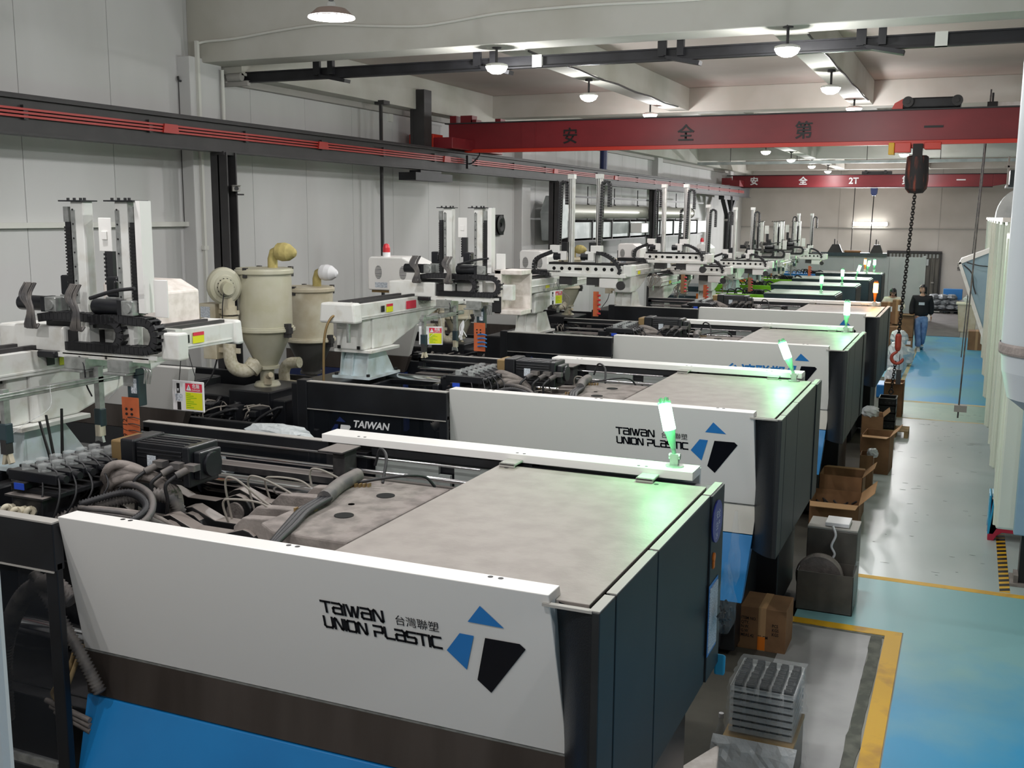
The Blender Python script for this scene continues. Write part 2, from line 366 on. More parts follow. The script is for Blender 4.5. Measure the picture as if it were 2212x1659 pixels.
for i, yb in enumerate((10.35, 18.15, 26.2, 34.1, 42)):
    MB().box(-8.73, yb, 5.2, 11.8, yb+.42, CEIL if i else HI).out('cross_beam', 'plaster', ce, bev=.01)
for x0 in (-4.95, -1.95, 1.6, 5):
    MB().box(x0, 10.7, 5.22, x0+.34, 43.5, CEIL).out('long_beam', 'plaster', ce, bev=.01)
MB().box(-8.73, 10.8, 5.1, -8.3, 43.5, CEIL).out('edge_beam', 'plaster', ce)
# concrete columns along the left wall
for n, (y0, y1) in enumerate(((10.12, 10.7), (20.1, 20.55), (30.2, 30.7), (40.2, 40.7))):
    struct(MB().box(-8.73, y0, 0, -8.52, y1, 5.25).out('trim_%d' % (n+1), 'wall', bev=.01))
# conduits on the near column and beam
hs = MB(); hose(hs, [(-8.5, 10.24, 5.4), (-8.4, 10.31, 5.43), (-8.0, 10.31, 5.44), (-7.4, 10.31, 5.49), (-6.8, 10.31, 5.52), (-6.2, 10.31, 5.47), (-5.6, 10.31, 5.43), (-5.2, 10.31, 5.45), (-4.6, 10.31, 5.5), (-3.6, 10.31, 5.51), (-2.6, 10.31, 5.49), (-1.0, 10.31, 5.52), (2, 10.31, 5.5)], .016)
tag(hs.out('cable_conduit', 'conduit'), 'thin sagging white conduit along the near concrete beam', 'conduit')
mb = MB().box(-8.52, 10.22, .5, -8.48, 10.26, 5.43); mb.box(-8.53, 10.2, 4.2, -8.47, 10.28, 4.25); mb.box(-8.53, 10.2, 3.0, -8.47, 10.28, 3.05)
tag(mb.out('vertical_conduit', 'conduit'), 'upright white conduit on the near corner of the concrete column', 'conduit')
mb = MB().cyl((-8.48, 10.66, .5), (-8.48, 10.66, 5.15), .022, 10)
tag(mb.out('white_pipe', 'conduit'), 'slim white pipe beside the nearest grey steel column', 'pipe')
hs = MB(); hose(hs, [(-8.68, 10.1, 5.02), (-8.66, 10.1, 4.97), (-8.64, 10.2, 4.98), (-8.62, 10.33, 5.0)], .012); hs.cyl((-8.69, 10.12, 5.0), (-8.69, 10.12, 3.3), .006, 6)
tag(hs.out('dangling_wire', 'darksteel'), 'short dark wire hooked out of the left wall by the concrete column', 'wire')
mb = MB()
for (a, b) in (((-8.75, 10.9, 5.03), (-8.2, 10.9, 5.0)),): mb.box(-8.7, 10.84, 4.98, -8.25, 10.9, 5.04)
mb.cyl((-8.5, 10.8, 5.08), (-8.3, 10.8, 5.08), .05, 8); mb.box(-8.6, 10.8, 5.02, -8.55, 10.85, 5.12)
tag(mb.out('pipe_bracket', 'lip'), 'pale metal bracket at the wall end of the black overhead pipe', 'bracket')

# black overhead pipe/beam under the near concrete beam
root = empty('overhead_pipe', (-4, 10.95, 5.07)); tag(root, 'long black overhead conveyor beam hanging below the near ceiling beam', 'beam')
off = (-4, 10.95, 5.07)
mb = MB().box(-8.45, 10.9, 5.03, 4, 10.92, 5.14).box(-8.45, 10.87, 5.13, 4, 10.95, 5.145).box(-8.45, 10.87, 5.02, 4, 10.95, 5.035)
mb.out('beam', 'blacksteel', root, off=off)
for x in (-7.3, -5.2, -3.1, -1.15, .85):
    mb = MB().box(x, 10.84, 5.06, x+.09, 10.88, 5.24).box(x+.2, 10.84, 5.06, x+.27, 10.9, 5.24); mb.prism([(x+.06, 5.07), (x+.44, 5.0), (x+.43, 4.96), (x+.1, 5.03)], 'y', 10.84, 10.97)
    mb.out('hanger', 'blacksteel', root, off=off)
for x in (-4.5, -.45): MB().box(x, 10.86, 5.02, x+.11, 10.96, 5.15).out('joint_sleeve', 'conduit', root, off=off)

# crane runway on the left
root = empty('crane_runway', (-8, 20, 4.3)); tag(root, 'dark steel crane runway beam along the left wall with red conductor rails', 'beam'); off = (-8, 20, 4.3)
MB().box(-8.02, -5, 4.14, -8.0, 41.3, 4.46).box(-8.11, -5, 4.45, -7.94, 41.3, 4.475).box(-8.11, -5, 4.13, -7.94, 41.3, 4.15).box(-8.04, -5, 4.475, -7.99, 41.3, 4.5).out('beam', 'darksteel', root, off=off)
for k in range(3):
    MB().box(-7.97, -5, 4.285+k*.033, -7.95, 40, 4.305+k*.033).out('conductor_rail', 'redbar', root, off=off)
y = -4
while y < 40:
    MB().box(-8.0, y, 4.27, -7.965, y+.05, 4.40).out('rail_clip', 'darksteel', root, off=off); y += 1.6
for y in (4.2, 9.1, 12.0, 15.6, 20.5, 24.5): MB().prism([(y-.12, 4.28), (y+.12, 4.28), (y+.1, 4.375), (y-.1, 4.375)], 'x', -7.955, -7.935).out('rail_joint', 'redbar', root, off=off)
COLS = [(4.5, 0), (9.95, 0), (20.6, 0), (28, 0), (37.6, 1)]
for i, (y, br) in enumerate(COLS):
    r = empty('steel_column', (-8, y, 0)); tag(r, ['dark grey steel column nearest the camera below the crane runway', 'dark grey steel column carrying the runway beside the security camera', 'dark grey steel column left of the large air ducts', 'dark steel column half hidden behind the air ducts', 'black steel column with two knee braces at the far end of the runway'][i], 'column')
    m_ = 'blacksteel' if br else 'darksteel'
    MB().box(-8.13, y, 0, -7.9, y+.02, 4.13).box(-8.13, y+.16, 0, -7.9, y+.18, 4.13).box(-8.03, y, 0, -8.01, y+.18, 4.13).box(-8.1, y-.02, 4.1, -7.92, y+.2, 4.14).out('shaft', m_, r, off=(-8, y, 0))
    MB().box(-8.25, y-.1, 0, -7.8, y+.35, .02).out('base_plate', m_, r, off=(-8, y, 0))
    if br:
        for s in (-1, 1):
            c = y+.12
            MB().prism([(c+s*.08, 3.3), (c+s*.95, 3.95), (c+s*.95, 4.1), (c+s*.78, 4.1), (c+s*.08, 3.5)], 'x', -8.1, -7.95).out('knee_brace', m_, r, off=(-8, y, 0))
        MB().box(-8.12, y-1.1, 4.0, -7.93, y+1.4, 4.13).out('cap_beam', m_, r, off=(-8, y, 0))
r = empty('wall_bracket', (-8.1, 15.1, 4.05)); tag(r, 'black steel shelf bracket under the runway beam beneath the red crane end', 'bracket')
MB().box(-8.2, 14.45, 3.96, -7.9, 15.7, 4.08).box(-8.15, 14.7, 4.08, -7.95, 15.4, 4.12).out('bracket_plate', 'blacksteel', r, off=(-8.1, 15.1, 4.05))
tag(MB().box(-8.3, 14.05, 0, -8.26, 14.09, 5.1).box(-8.36, 14.02, 5.06, -8.2, 14.2, 5.12).out('slim_post', 'darksteel'), 'slim dark post from the eaves trim down behind the runway', 'post')
tag(MB().box(-8.35, 15.2, 4.2, -8.15, 15.45, 5.4).box(-8.4, 15.19, 4.2, -8.35, 15.2, 5.4).out('hanger_post', 'darksteel'), 'broad dark upright from the ceiling down to the runway left of the red crane', 'post')
tag(MB().cyl((-8.2, 24.3, 4.3), (-8.2, 24.3, 5.2), .09, 10).out('drop_pipe', 'navy'), 'dark blue drop pipe between the near red crane and the runway', 'pipe')
tag(MB().box(-8.7, 14.98, 4.9, -8.66, 15.1, 5.02).out('junction_box', 'conduit'), 'small white junction box on the wall beside the broad dark upright', 'box')
# near crane
def characters(s, xs, y, z, size, m_, root, off, bold=0):
    for c, x in zip(s, xs):
        if not c: continue
        M4 = basis((x-size*.5-off[0], y-off[1], z-size*.38-off[2]), (1, 0, 0), (0, 0, 1)); font_text(c, size, m_, M4, 'lettering', root, bold)
off = (-4, 16.6, 4.7); root = empty('bridge_crane', off); tag(root, 'near red bridge crane girder with black Chinese lettering', 'crane')
mb = MB().box(-8.35, 16.45, 4.53, 3.2, 16.85, 4.97); mb.out('girder', 'crane', root, bev=.01, off=off)
MB().box(-8.4, 16.4, 4.955, 3.2, 16.9, 4.975).out('top_flange', 'darksteel', root, off=off)
MB().box(-8.0, 16.38, 4.515, 3.2, 16.5, 4.53).box(-8.0, 16.33, 4.47, 3.2, 16.42, 4.515).out('bottom_flange', 'cranebright', root, off=off)
for x in (-7.0, -6.75): MB().box(x, 16.44, 4.55, x+.012, 16.45, 4.95).out('weld_seam', 'crane', root, off=off)
MB().box(-8.2, 15.6, 4.5, -7.85, 17.6, 4.68).out('end_carriage', 'crane', root, bev=.01, off=off)
MB().box(-9.0+.35, 15.6, 4.52, -8.2, 15.95, 4.74).cyl((-8.45, 15.58, 4.62), (-8.45, 15.4, 4.62), .09, 14).out('travel_motor', 'cranebright', root, bev=.01, off=off)
for x, w in ((-8.35, .12), (-8.15, .22), (-7.95, .1), (-7.5, .1)): MB().box(x, 16.5, 4.97, x+w, 16.7, 5.1 if w > .11 else 5.03).out('buffer', 'crane', root, off=off)
MB().box(-7.9, 16.2, 4.2, -7.86, 16.35, 4.42).out('collector_shoe', 'blacksteel', root, off=off)
hs = MB(); hose(hs, [(-7.75, 16.4, 4.5), (-7.7, 16.3, 4.42), (-7.8, 16.25, 4.3), (-7.88, 16.25, 4.28)], .012); hs.out('cable', 'cable', root, off=off)
characters(['安', '全', '第', '一'], (-6.13, -4.21, -2.42, -.62), 16.435, 4.72, .27, 'ink', root, off, .004)
# trolley and hoist
off = (-.8, 16.6, 4.4); root = empty('chain_hoist', off); tag(root, 'black chain hoist hanging from the near red crane with a red hook', 'hoist')
mb = MB().box(-1.05, 16.42, 4.985, -.28, 16.8, 5.13); mb.out('trolley', 'blacksteel', root, bev=.02, off=off)
for x in (-.98, -.33): MB().cyl((x, 16.4, 5.07), (x, 16.36, 5.07), .075, 20).cyl((x, 16.36, 5.07), (x, 16.34, 5.07), .03, 12).out('wheel', 'darksteel', root, off=off)
MB().prism([(-1.2, 4.98), (-1.05, 4.98), (-1.05, 5.12), (-1.16, 5.06)], 'y', 16.42, 16.7).out('end_guard', 'cranebright', root, off=off)
MB().box(-1.12, 16.3, 4.36, -.9, 16.5, 4.5).box(-.72, 16.3, 4.4, -.5, 16.5, 4.5).box(-.9, 16.35, 4.42, -.7, 16.45, 4.48).out('lower_trolley', 'cranebright', root, bev=.008, off=off)
MB().box(-1.2, 16.28, 4.33, -1.12, 16.5, 4.5).out('yellow_block', 'yellowfloor', root, bev=.01, off=off)
MB().box(-.87, 16.3, 4.1, -.74, 16.42, 4.48).out('hoist_neck', 'chain', root, off=off)
mb = MB(); mb.lathe([(.0, -.34), (.1, -.33), (.15, -.27), (.165, -.15), (.16, 0), (.15, .18), (.12, .2), (0, .2)], (-.8, 16.4, 4.12), n=14); mb.V = [(a, 16.4+(b-16.4)*.7, c) for a, b, c in mb.V]
mb.out('chain_bag', 'hoist', root, off=off)
def chain_links(p, q, n, L, w, t, mb):
    p, q = Vector(p), Vector(q); d = (q-p).normalized(); u = Vector((1, 0, 0)); u = (u-d*u.dot(d)).normalized(); v = d.cross(u)
    for i in range(n):
        c = p.lerp(q, i/(n-1)); a = u if i % 2 else (u*.45+v*.9).normalized()
        pts = [c+d*(L/2-w/2)+a*0+d*0]; pts = []
        for k in range(10):
            an = 2*PI*k/10; pts.append(c+a*(w/2*math.cos(an))+d*((L/2-w/2)*(1 if math.sin(an) > 0 else -1)+w/2*math.sin(an)))
        mb.tube(pts, t, 5, closed=True)
mb = MB(); chain_links((-.79, 16.38, 4.15), (-.90, 16.38, 1.75), 64, .058, .042, .0075, mb); mb.out('chain', 'chain', root, off=off, kind='stuff')
mb = MB(); mb.lathe([(.03, 0), (.045, -.03), (.045, -.2), (.035, -.24), (.02, -.26)], (-.9, 16.38, 1.75), n=12); mb.out('hook_block', 'hook', root, off=off)
hp = [(-.9+.085*math.cos(a)-.02, 16.38, 1.38+.085*math.sin(a)) for a in [PI*.5-PI*1.55*i/16*(-1) for i in range(17)]]
hp = [(-.9, 16.38, 1.49)]+[(-.9+.08*math.sin(-a), 16.38, 1.39+.08*math.cos(a)) for a in [i*PI*1.5/14 for i in range(1, 15)]]
mb = MB(); mb.tube(hp, [.016]+[.02+.006*math.sin(i/14*PI) for i in range(13)]+[.012], 8); mb.out('hook', 'hook', root, off=off)
mb = MB(); chain_links((-.92, 16.38, 1.32), (-.95, 16.38, .93), 12, .05, .036, .0065, mb)
mb.tube([(-.955+.03*math.cos(a), 16.38, .88+.035*math.sin(a)) for a in [2*PI*k/12 for k in range(12)]], .011, 6, closed=True)
mb.out('spare_chain', 'chain', root, off=off, kind='stuff')
MB().box(-.9, 16.35, 1.0, -.83, 16.41, 1.22).cyl((-.865, 16.38, 1.22), (-.865, 16.38, 1.45), .006, 6).out('counterweight', 'darksteel', root, bev=.006, off=off)
# far crane
off = (-4, 39.5, 4.7); root = empty('bridge_crane', off); tag(root, 'far red bridge crane girder with white lettering 2T near the end wall', 'crane')
MB().box(-8.3, 39.5, 4.48, .5, 39.8, 4.9).prism([(.5, 4.5), (.5, 4.9), (1.1, 4.9), (1.2, 4.62)], 'y', 39.5, 39.8).out('girder', 'crane', root, bev=.01, off=off)
MB().box(-8.5, 39.42, 4.9, 1.6, 39.85, 4.925).out('top_flange', 'darksteel', root, off=off)
MB().box(-8.3, 39.42, 4.46, .5, 39.85, 4.48).out('bottom_flange', 'darksteel', root, off=off)
MB().box(-8.2, 38.6, 4.5, -7.85, 40.7, 4.72).box(-8.5, 38.6, 4.55, -8.2, 38.9, 4.8).out('end_carriage', 'crane', root, off=off)
MB().box(1.0, 38.9, 4.5, 1.35, 40.4, 4.7).out('end_carriage', 'crane', root, off=off)
MB().box(-3.75, 39.5, 4.93, -2.75, 39.8, 5.03).cyl((-3.6, 39.48, 5.0), (-3.6, 39.4, 5.0), .06, 12).cyl((-2.95, 39.48, 5.0), (-2.95, 39.4, 5.0), .06, 12).out('trolley', 'darksteel', root, bev=.01, off=off)
characters(['安', '全', '', '第', '一'], (-7.5, -5.75, 0, -2.25, -.5), 39.49, 4.71, .3, 'inkwhite', root, off, .008)
font_text('2T', .3, 'inkwhite', basis((-4.17-off[0], 39.49-off[1], 4.6-off[2]), (1, 0, 0), (0, 0, 1)), 'lettering', root, .008)
mb = MB().prism([(-3.42, 4.45), (-3.18, 4.45), (-3.2, 4.25), (-3.25, 4.18), (-3.35, 4.18), (-3.4, 4.25)], 'y', 39.5, 39.7); mb.out('hoist_bag', 'navy', root, off=off)
MB().cyl((-3.3, 39.6, 4.2), (-3.35, 39.6, 1.6), .018, 6).out('hoist_rope', 'chain', root, off=off)
MB().cyl((-3.95, 39.6, 4.46), (-3.98, 39.6, 1.6), .014, 6).out('pendant_cable', 'chain', root, off=off)

# ------------------------------------------------------------------ lamps
def bulb_lamp(x, y, z, lab, grp=None):
    r = empty('ceiling_lamp', (x, y, z)); tag(r, lab, 'lamp', grp)
    MB().lathe([(.005, -.075), (.05, -.07), (.095, -.045), (.115, -.01), (.118, 0)], (0, 0, 0), n=20).out('glowing_dome', 'bulb', r)
    MB().lathe([(.12, 0), (.118, .02), (.07, .035), (.02, .04), (.001, .04)], (0, 0, 0), n=20).out('housing', 'conduit', r)
    MB().cyl((0, 0, .03), (0, 0, .2), .014, 8).cyl((0, 0, .19), (0, 0, .215), .05, 10).out('stem', 'darksteel', r); return r
Lnames = {10.55: 'leftmost small glowing lamp just under the black overhead beam', 13.5: 'glowing dome lamp above the first Chinese character of the near crane, left row', 17.15: 'glowing dome lamp of the left row closest above the near red girder',
          10.4: 'glowing lamp against the black overhead beam in the right row', 13.7: 'second glowing dome lamp of the right row, left of the crane trolley', 17.2: 'glowing dome lamp of the right row nearest the crane trolley'}
for x, y, z in LAMP_XY:
    if x > 3 or y < 10: continue
    if y in Lnames: bulb_lamp(x, y, z, Lnames[y])
    elif y > 10: bulb_lamp(x, y, z, 'small ceiling lamp in the far bay behind the near red crane', 'far ceiling lamps beyond the near crane')
for x, y, lab in ((-4.86, 7.5, 'grey bell-shaped pendant lamp at the top left over the concrete beam'), (-1.72, 7.5, 'pendant lamp whose bright rim just enters the top edge of the picture')):
    r = empty('pendant_lamp', (x, y, 5.0)); tag(r, lab, 'lamp')
    MB().lathe([(.19, 0), (.185, .012), (.12, .07), (.05, .085), (.001, .085)], (0, 0, 0), n=32).lathe([(.17, .01), (.1, .06), (.02, .07)], (0, 0, 0), n=32, m=1).out('shade', ['shade', 'white'], r)
    MB().lathe([(.001, -.006), (.12, -.004), (.187, 0), (.187, .01), (.14, .02)], (0, 0, 0), n=32).out('glowing_rim', 'bulb', r)
    MB().lathe([(.035, .085), (.035, .12), (.02, .135)], (0, 0, 0), n=14).out('socket', 'clear', r)
    MB().lathe([(.016, .13), (.03, .15), (.03, .165), (.02, .17), (.02, .23)], (0, 0, 0), n=12).out('stem', 'darksteel', r)
for x in (-4.6, -1.62):
    mb = MB(); P = [(x, y, 5.215-.02*(i % 2)) for i, y in enumerate([11+i*.8 for i in range(9)])]; mb.tube(P, .012, 6)
    tag(mb.out('lamp_cable', 'darksteel'), 'thin cable along the %s ceiling beam linking the dome lamps' % ('left long' if x < -3 else 'right long'), 'cable')
r = empty('wall_light', (-3.7, 43.4, 3.17)); tag(r, 'glowing fluorescent strip light on the end wall', 'lamp')
MB().box(-.65, 0, -.06, .65, .08, .06).out('housing', 'conduit', r); MB().cyl((-.62, -.06, 0), (.62, -.06, 0), .075, 14).out('tube', 'tube', r)
# air ducts on the left wall
off = (-8.3, 27, 3.5); r = empty('spiral_duct', off); tag(r, 'round spiral air duct hung along the left wall', 'duct')
mb = MB(); P = []; R_l = []
for i in range(170):
    P.append((-8.3, 21.6+i*11.6/170, 3.52)); R_l.append(.155 if i % 2 else .165)
mb.tube(P, R_l, 18); mb.out('duct_body', 'spiral', r, off=off)
MB().lathe([(.165, 0), (.15, .12), (.1, .22), (.02, .26)], (-8.3, 33.2, 3.52), (0, 1, 0), 18).out('end_cap', 'spiral', r, off=off)
MB().cyl((-8.3, 21.5, 3.52), (-8.3, 21.6, 3.52), .19, 20).out('flange', 'duct', r, off=off)
for y in (23.5, 25.5, 27.5, 29.5, 31.5): MB().cyl((-8.3, y, 3.3), (-8.3, y, 4.1), .012, 6).cyl((-8.3, y+.03, 3.68), (-8.3, y+.06, 3.68), .03, 8).out('hanger_rod', 'darksteel', r, off=off)
off = (-8.3, 28, 3.1); r = empty('rectangular_duct', off); tag(r, 'shiny rectangular air duct below the round spiral duct', 'duct')
for i in range(9):
    y = 21.8+i*1.45; MB().box(-8.5, y+.02, 2.92, -8.1, y+1.43, 3.28).out('duct_section', 'duct', r, off=off)
    MB().box(-8.53, y-.02, 2.88, -8.07, y+.02, 3.32).out('duct_flange', 'darksteel', r, off=off)
MB().prism([(21.0, 2.9), (21.7, 2.95), (21.7, 3.75), (21.2, 3.85), (20.9, 3.5)], 'x', -8.45, -8.1).out('duct_elbow', 'duct', r, bev=.02, off=off)
MB().box(-8.05, 26.1, 3.0, -7.75, 26.7, 3.25).out('air_outlet', 'white', r, bev=.02, off=off)
MB().box(-8.1, 21.7, 3.82, -8.05, 34, 3.86).out('support_rail', 'blacksteel', r, off=off)
MB().box(-8.55, 21.7, 2.84, -8.05, 34, 2.88).out('support_rail', 'blacksteel', r, off=off)
r = empty('wall_fan', (-8.62, 19.3, 3.24)); tag(r, 'black square exhaust fan on the left wall between the tall robot arms', 'fan')
MB().box(-.06, -.3, -.2, 0, .1, .2).lathe([(.17, .0), (.19, .03), (.13, .04), (.05, .02)], (0, -.08, 0), (1, 0, 0), 20).out('fan_frame', 'ink', r)
for k in range(5):
    a = k*2*PI/5; MB().prism([(-.08+.15*math.cos(a), .15*math.sin(a)), (-.08+.15*math.cos(a+.7), .15*math.sin(a+.7)), (-.08+.03*math.cos(a+.3), .03*math.sin(a+.3))], 'x', .01, .02).out('blade', 'blacksteel', r)
def cctv(loc, lab, rz):
    r = empty('security_camera', loc, rz); tag(r, lab, 'camera'); r.scale = (.62, .62, .62)
    MB().box(-.02, 0, -.05, .12, .32, .05).box(-.03, -.02, .05, .13, .4, .06).out('camera_body', 'lip', r, bev=.008)
    MB().cyl((.05, .32, 0), (.05, .335, 0), .04, 12).out('camera_lens', 'ink', r)
    MB().box(.02, .08, -.12, .05, .12, -.05).box(-.1, .08, -.12, .05, .12, -.09).out('camera_mount', 'darksteel', r)
q = empty('cable_tray', (-3, 32.9, 5.0)); tag(q, 'grey perforated cable tray under the ceiling of the far bay', 'tray')
MB().box(-5, -.1, 0, 4, .1, .02).box(-5, -.11, 0, 4, -.1, .08).box(-5, .1, 0, 4, .11, .08).out('tray_body', 'duct', q)
for x in (-4, -2, 0, 2): MB().cyl((x, 0, 0), (x, 0, .6), .01, 6).out('tray_hanger', 'darksteel', q)
cctv((-7.91, 10.15, 3.72), 'small grey security camera beside the steel column at upper left', -2.4)
cctv((-7.9, 36.9, 3.3), 'tiny dark security camera left of the knee-braced column', .6)

# ------------------------------------------------------------------ injection moulding machines
OX = -4.5; LEAN = .2
Y0 = [3.53, 7.6, 11.95, 16.25]
def door_basis(x, z):      # on the leaning white front door, z measured on it
    k = LEAN/.745; u = Vector((0, -k, 1)).normalized()
    return basis((x-OX, (2.03-z)*k-.003, z), (1, 0, 0), u), math.sqrt(1+k*k)
def logo(parent, dark='inkdark', bl='inkblue'):
    M4, k = door_basis(-1.67, 1.7)
    def P(pts, m, name):
        MB().add([M4 @ Vector((x+1.67, (z-1.7)*k, 0)) for x, z in pts], [tuple(range(len(pts)))]).out(name, m, parent)
    P([(-1.673, 1.932), (-1.737, 1.848), (-1.579, 1.846)], bl, 'logo_triangle')
    P([(-1.781, 1.786), (-1.718, 1.785), (-1.771, 1.613), (-1.852, 1.691)], bl, 'logo_kite')
    P([(-1.668, 1.785), (-1.518, 1.786), (-1.495, 1.765), (-1.672, 1.521), (-1.728, 1.573)], dark, 'logo_block')
def screws(mb, pts, m=0, r=.012):
    for x, y, z in pts: mb.cyl((x, y, z), (x, y, z+.001), r, 8, m=m)
def beacon(parent, loc, lean, m='greenlamp', pl='greenplastic', s=1):
    b = MB().cyl((0, 0, 0), (0, 0, .008), .05*s, 16).box(-.022*s, -.018*s, 0, .022*s, .018*s, .07*s).cyl((-.03*s, 0, .055*s), (.03*s, 0, .055*s), .018*s, 10)
    o = b.out('signal_lamp', 'alu', parent); o.location = loc
    d = Vector(lean).normalized(); R = Vector((0, 0, 1)).rotation_difference(d)
    mb = MB(); p0 = Vector((0, 0, .055*s))
    mb.cyl(p0, p0+d*.05*s, .012*s, 8); mb.cyl(p0+d*.045*s, p0+d*.15*s, .015*s, 8, .032*s); mb.out('lamp_foot', pl, o)
    MB().cyl(p0+d*.15*s, p0+d*.29*s, .034*s, 18).out('glowing_lens', m, o)
    mb = MB().cyl(p0+d*.29*s, p0+d*.305*s, .035*s, 16)
    for k in range(5):
        a = k*2*PI/5; q = R @ Vector((.022*s*math.cos(a), .022*s*math.sin(a), 0)); mb.cyl(p0+q+d*.3*s, p0+q+d*.325*s, .006*s, 6)
    mb.out('lens_cap', pl, o)
    c = {'greenlamp': (.22, 1, .38), 'orangelamp': (1, .55, .15)}[m]
    ld = bpy.data.lights.new('signal_light', 'POINT'); ld.energy = 11*s if m == 'greenlamp' else 6; ld.color = c; ld.shadow_soft_size = .035
    lo = bpy.data.objects.new('signal_light', ld); COL.objects.link(lo); lo.parent = o; lo.location = Vector((0, 0, .055*s))+d*.22*s+Vector((0, -.06, 0))
    return o
def link_poly(x0, x1, zc, w, r0, r1):
    A = [(x0+r0*math.cos(a), zc+r0*math.sin(a)) for a in [PI/2+PI*i/8 for i in range(9)]]; B = [(x1+r1*math.cos(a), zc+r1*math.sin(a)) for a in [-PI/2+PI*i/8 for i in range(9)]]
    return A+[(x0+r0*1.3, zc-w)]+[(x1-r1*1.3, zc-w)]+B+[(x1-r1*1.3, zc+w), (x0+r0*1.3, zc+w)]
def machine(k, label, dx, writing, lampspec, y0):
    root = empty('injection_moulding_machine', (OX, y0, 0)); tag(root, label, 'machine', 'white and blue injection moulding machines'); off = (OX, 0, 0)
    def P(mb, name, m, par=None, **kw): return mb.out(name, m, par or root, off=off, **kw)
    P(MB().box(-8.7, .3, .05, -1.5, 1.95, .95).box(-5.9, .22, .1, -1.6, 2.05, .94).box(-1.7, 1.15, .1, -1.32, 2.05, .94), 'bed', 'black', bev=.01)  # last box stretches the bed to darken the space under the end housing
    P(MB().box(-2.47, .32, .93, -1.2, 2.12, 1.97), 'end_housing', 'black')
    mb = MB(); vs = []; NZ = 14
    def LF(z): return LEAN*(2.03-z)/.75 if z > 1.28 else (LEAN if z > 1.06 else LEAN*(z-.58)/.48)
    for i in range(NZ+1):
        z = .95+1.035*i/NZ; l = LF(z)+.11
        for j in range(7): t = j/6; vs.append((-1.43+.235*t, l*(1-t)**1.6, z))
    mb.add(vs, [(i*7+j, i*7+j+1, i*7+j+8, i*7+j+7) for i in range(NZ) for j in range(6)], 0, True)
    mb.box(-1.21, .0, .95, -1.195, .2, 1.985); P(mb, 'corner_cover', 'leather')
    ys = [-.005, .185, .2, .785, .8, 1.79, 1.805, 2.1]
    for i in range(4):
        a, b = ys[2*i], ys[2*i+1]; dd = (0, .012, .012, .03)[i]
        p = P(MB().box(-1.2, a, .95, -1.168+(.01 if i == 3 else 0), b, 1.992), 'end_panel', 'panel', bev=.004)
        P(MB().box(-1.212, a+.004, 1.992, -1.17, b-.004, 1.997), 'edge_strip', 'lip', p)
    P(MB().box(-1.4, -.005, 1.985, -1.2, .02, 1.996), 'front_lip', 'lip')
    P(MB().box(-2.47, .07, 1.972, -1.235, 1.99, 1.99), 'roof_plate', 'roof', bev=.003)
    mb = MB(); screws(mb, [(-2.4, 1.93, 1.99), (-1.5, 1.93, 1.99)], r=.014); P(mb, 'roof_screws', 'ink')
    for x in (-2.45, -1.62): P(MB().box(x, 1.93, 2.0, x+.1, 2.06, 2.015).box(x, 1.93, 1.99, x+.1, 1.945, 2.015), 'hinge_tab', 'lip', bev=.005)
    # front door: white over steel over blue, waisted
    def slab(pr, t):      # pr: (y, z, x_left, x_right) from top to bottom
        a, b = pr; v = [(a[2], a[0], a[1]), (a[3], a[0], a[1]), (a[3], a[0]+t, a[1]), (a[2], a[0]+t, a[1]), (b[2], b[0], b[1]), (b[3], b[0], b[1]), (b[3], b[0]+t*.8, b[1]+.02), (b[2], b[0]+t*.8, b[1]+.02)]
        return MB().add(v, [(0, 1, 2, 3), (4, 7, 6, 5), (0, 4, 5, 1), (2, 6, 7, 3), (1, 5, 6, 2), (0, 3, 7, 4)])
    d = P(slab([(0, 2.03, -3.86, -1.375), (LEAN, 1.285, -3.95, -1.36)], .12), 'front_door', 'white', bev=.004)
    P(slab([(LEAN, 1.28, -3.95, -1.36), (LEAN-.02, 1.06, -3.925, -1.375)], .09), 'steel_band', 'steelband' if k in (0, 3) else 'bandpale', d)  # middle machines: the steel's bright reflection is put in as pale colour
    P(MB().box(-3.95, LEAN-.002, 1.276, -1.36, LEAN+.01, 1.283), 'chrome_trim', 'alu', d)
    P(slab([(LEAN-.025, 1.052, -3.925, -1.375), (.0, .57, -3.87, -1.405)], .1), 'blue_skirt', 'blue', d, bev=.004)
    mb = MB(); screws(mb, [(x+q, .095, 2.03) for x in (-3.55, -2.62, -1.66) for q in (0, .045)]); P(mb, 'screw_holes', 'ink', d)
    if writing == 'full':
        logo(d)
        M4, kk = door_basis(-2.435, 1.695); mb = MB()
        stroke_text('TaIWaN', 0, .08, .30, .052, .0115, M4, mb, gap=.3); stroke_text('UNION PLaSTIC', 0, 0.0, .56, .052, .0115, M4, mb, gap=.3); mb.out('brand_lettering', 'inkdark', d)
        M4, _ = door_basis(-2.08, 1.775); font_text('台灣聯塑', .054, 'inkdark', M4, 'brand_lettering', d, space=.98, sx=.97)
    elif writing == 'cjk':
        logo(d)
        M4, _ = door_basis(-2.55, 1.63); font_text('台湾联塑', .17, 'inkblue', M4, 'brand_lettering', d, .004, .25)
    else: logo(d)
    # rear door with flat cap and grey inner panels
    b = P(MB().box(-3.76, 2.06, 1.995, -1.33, 2.24, 2.045).box(-3.76, 2.235, 1.7, -1.33, 2.26, 2.03), 'rear_door', 'white', bev=.003)
    P(MB().box(-3.72, 2.12, 1.3, -2.3, 2.2, 1.99).box(-3.4, 2.08, 1.94, -2.3, 2.14, 1.985).box(-3.72, 2.05, 1.2, -3.42, 2.2, 1.95), 'rear_frame', 'black', b)
    for x0, x1 in ((-3.38, -2.93), (-2.82, -2.3)): P(MB().box(x0, 2.09, 1.3, x1, 2.12, 1.92), 'inner_panel', 'innergrey', b)
    P(MB().box(-2.92, 2.07, 1.3, -2.84, 2.1, 1.86), 'inner_rib', 'innergrey', b)
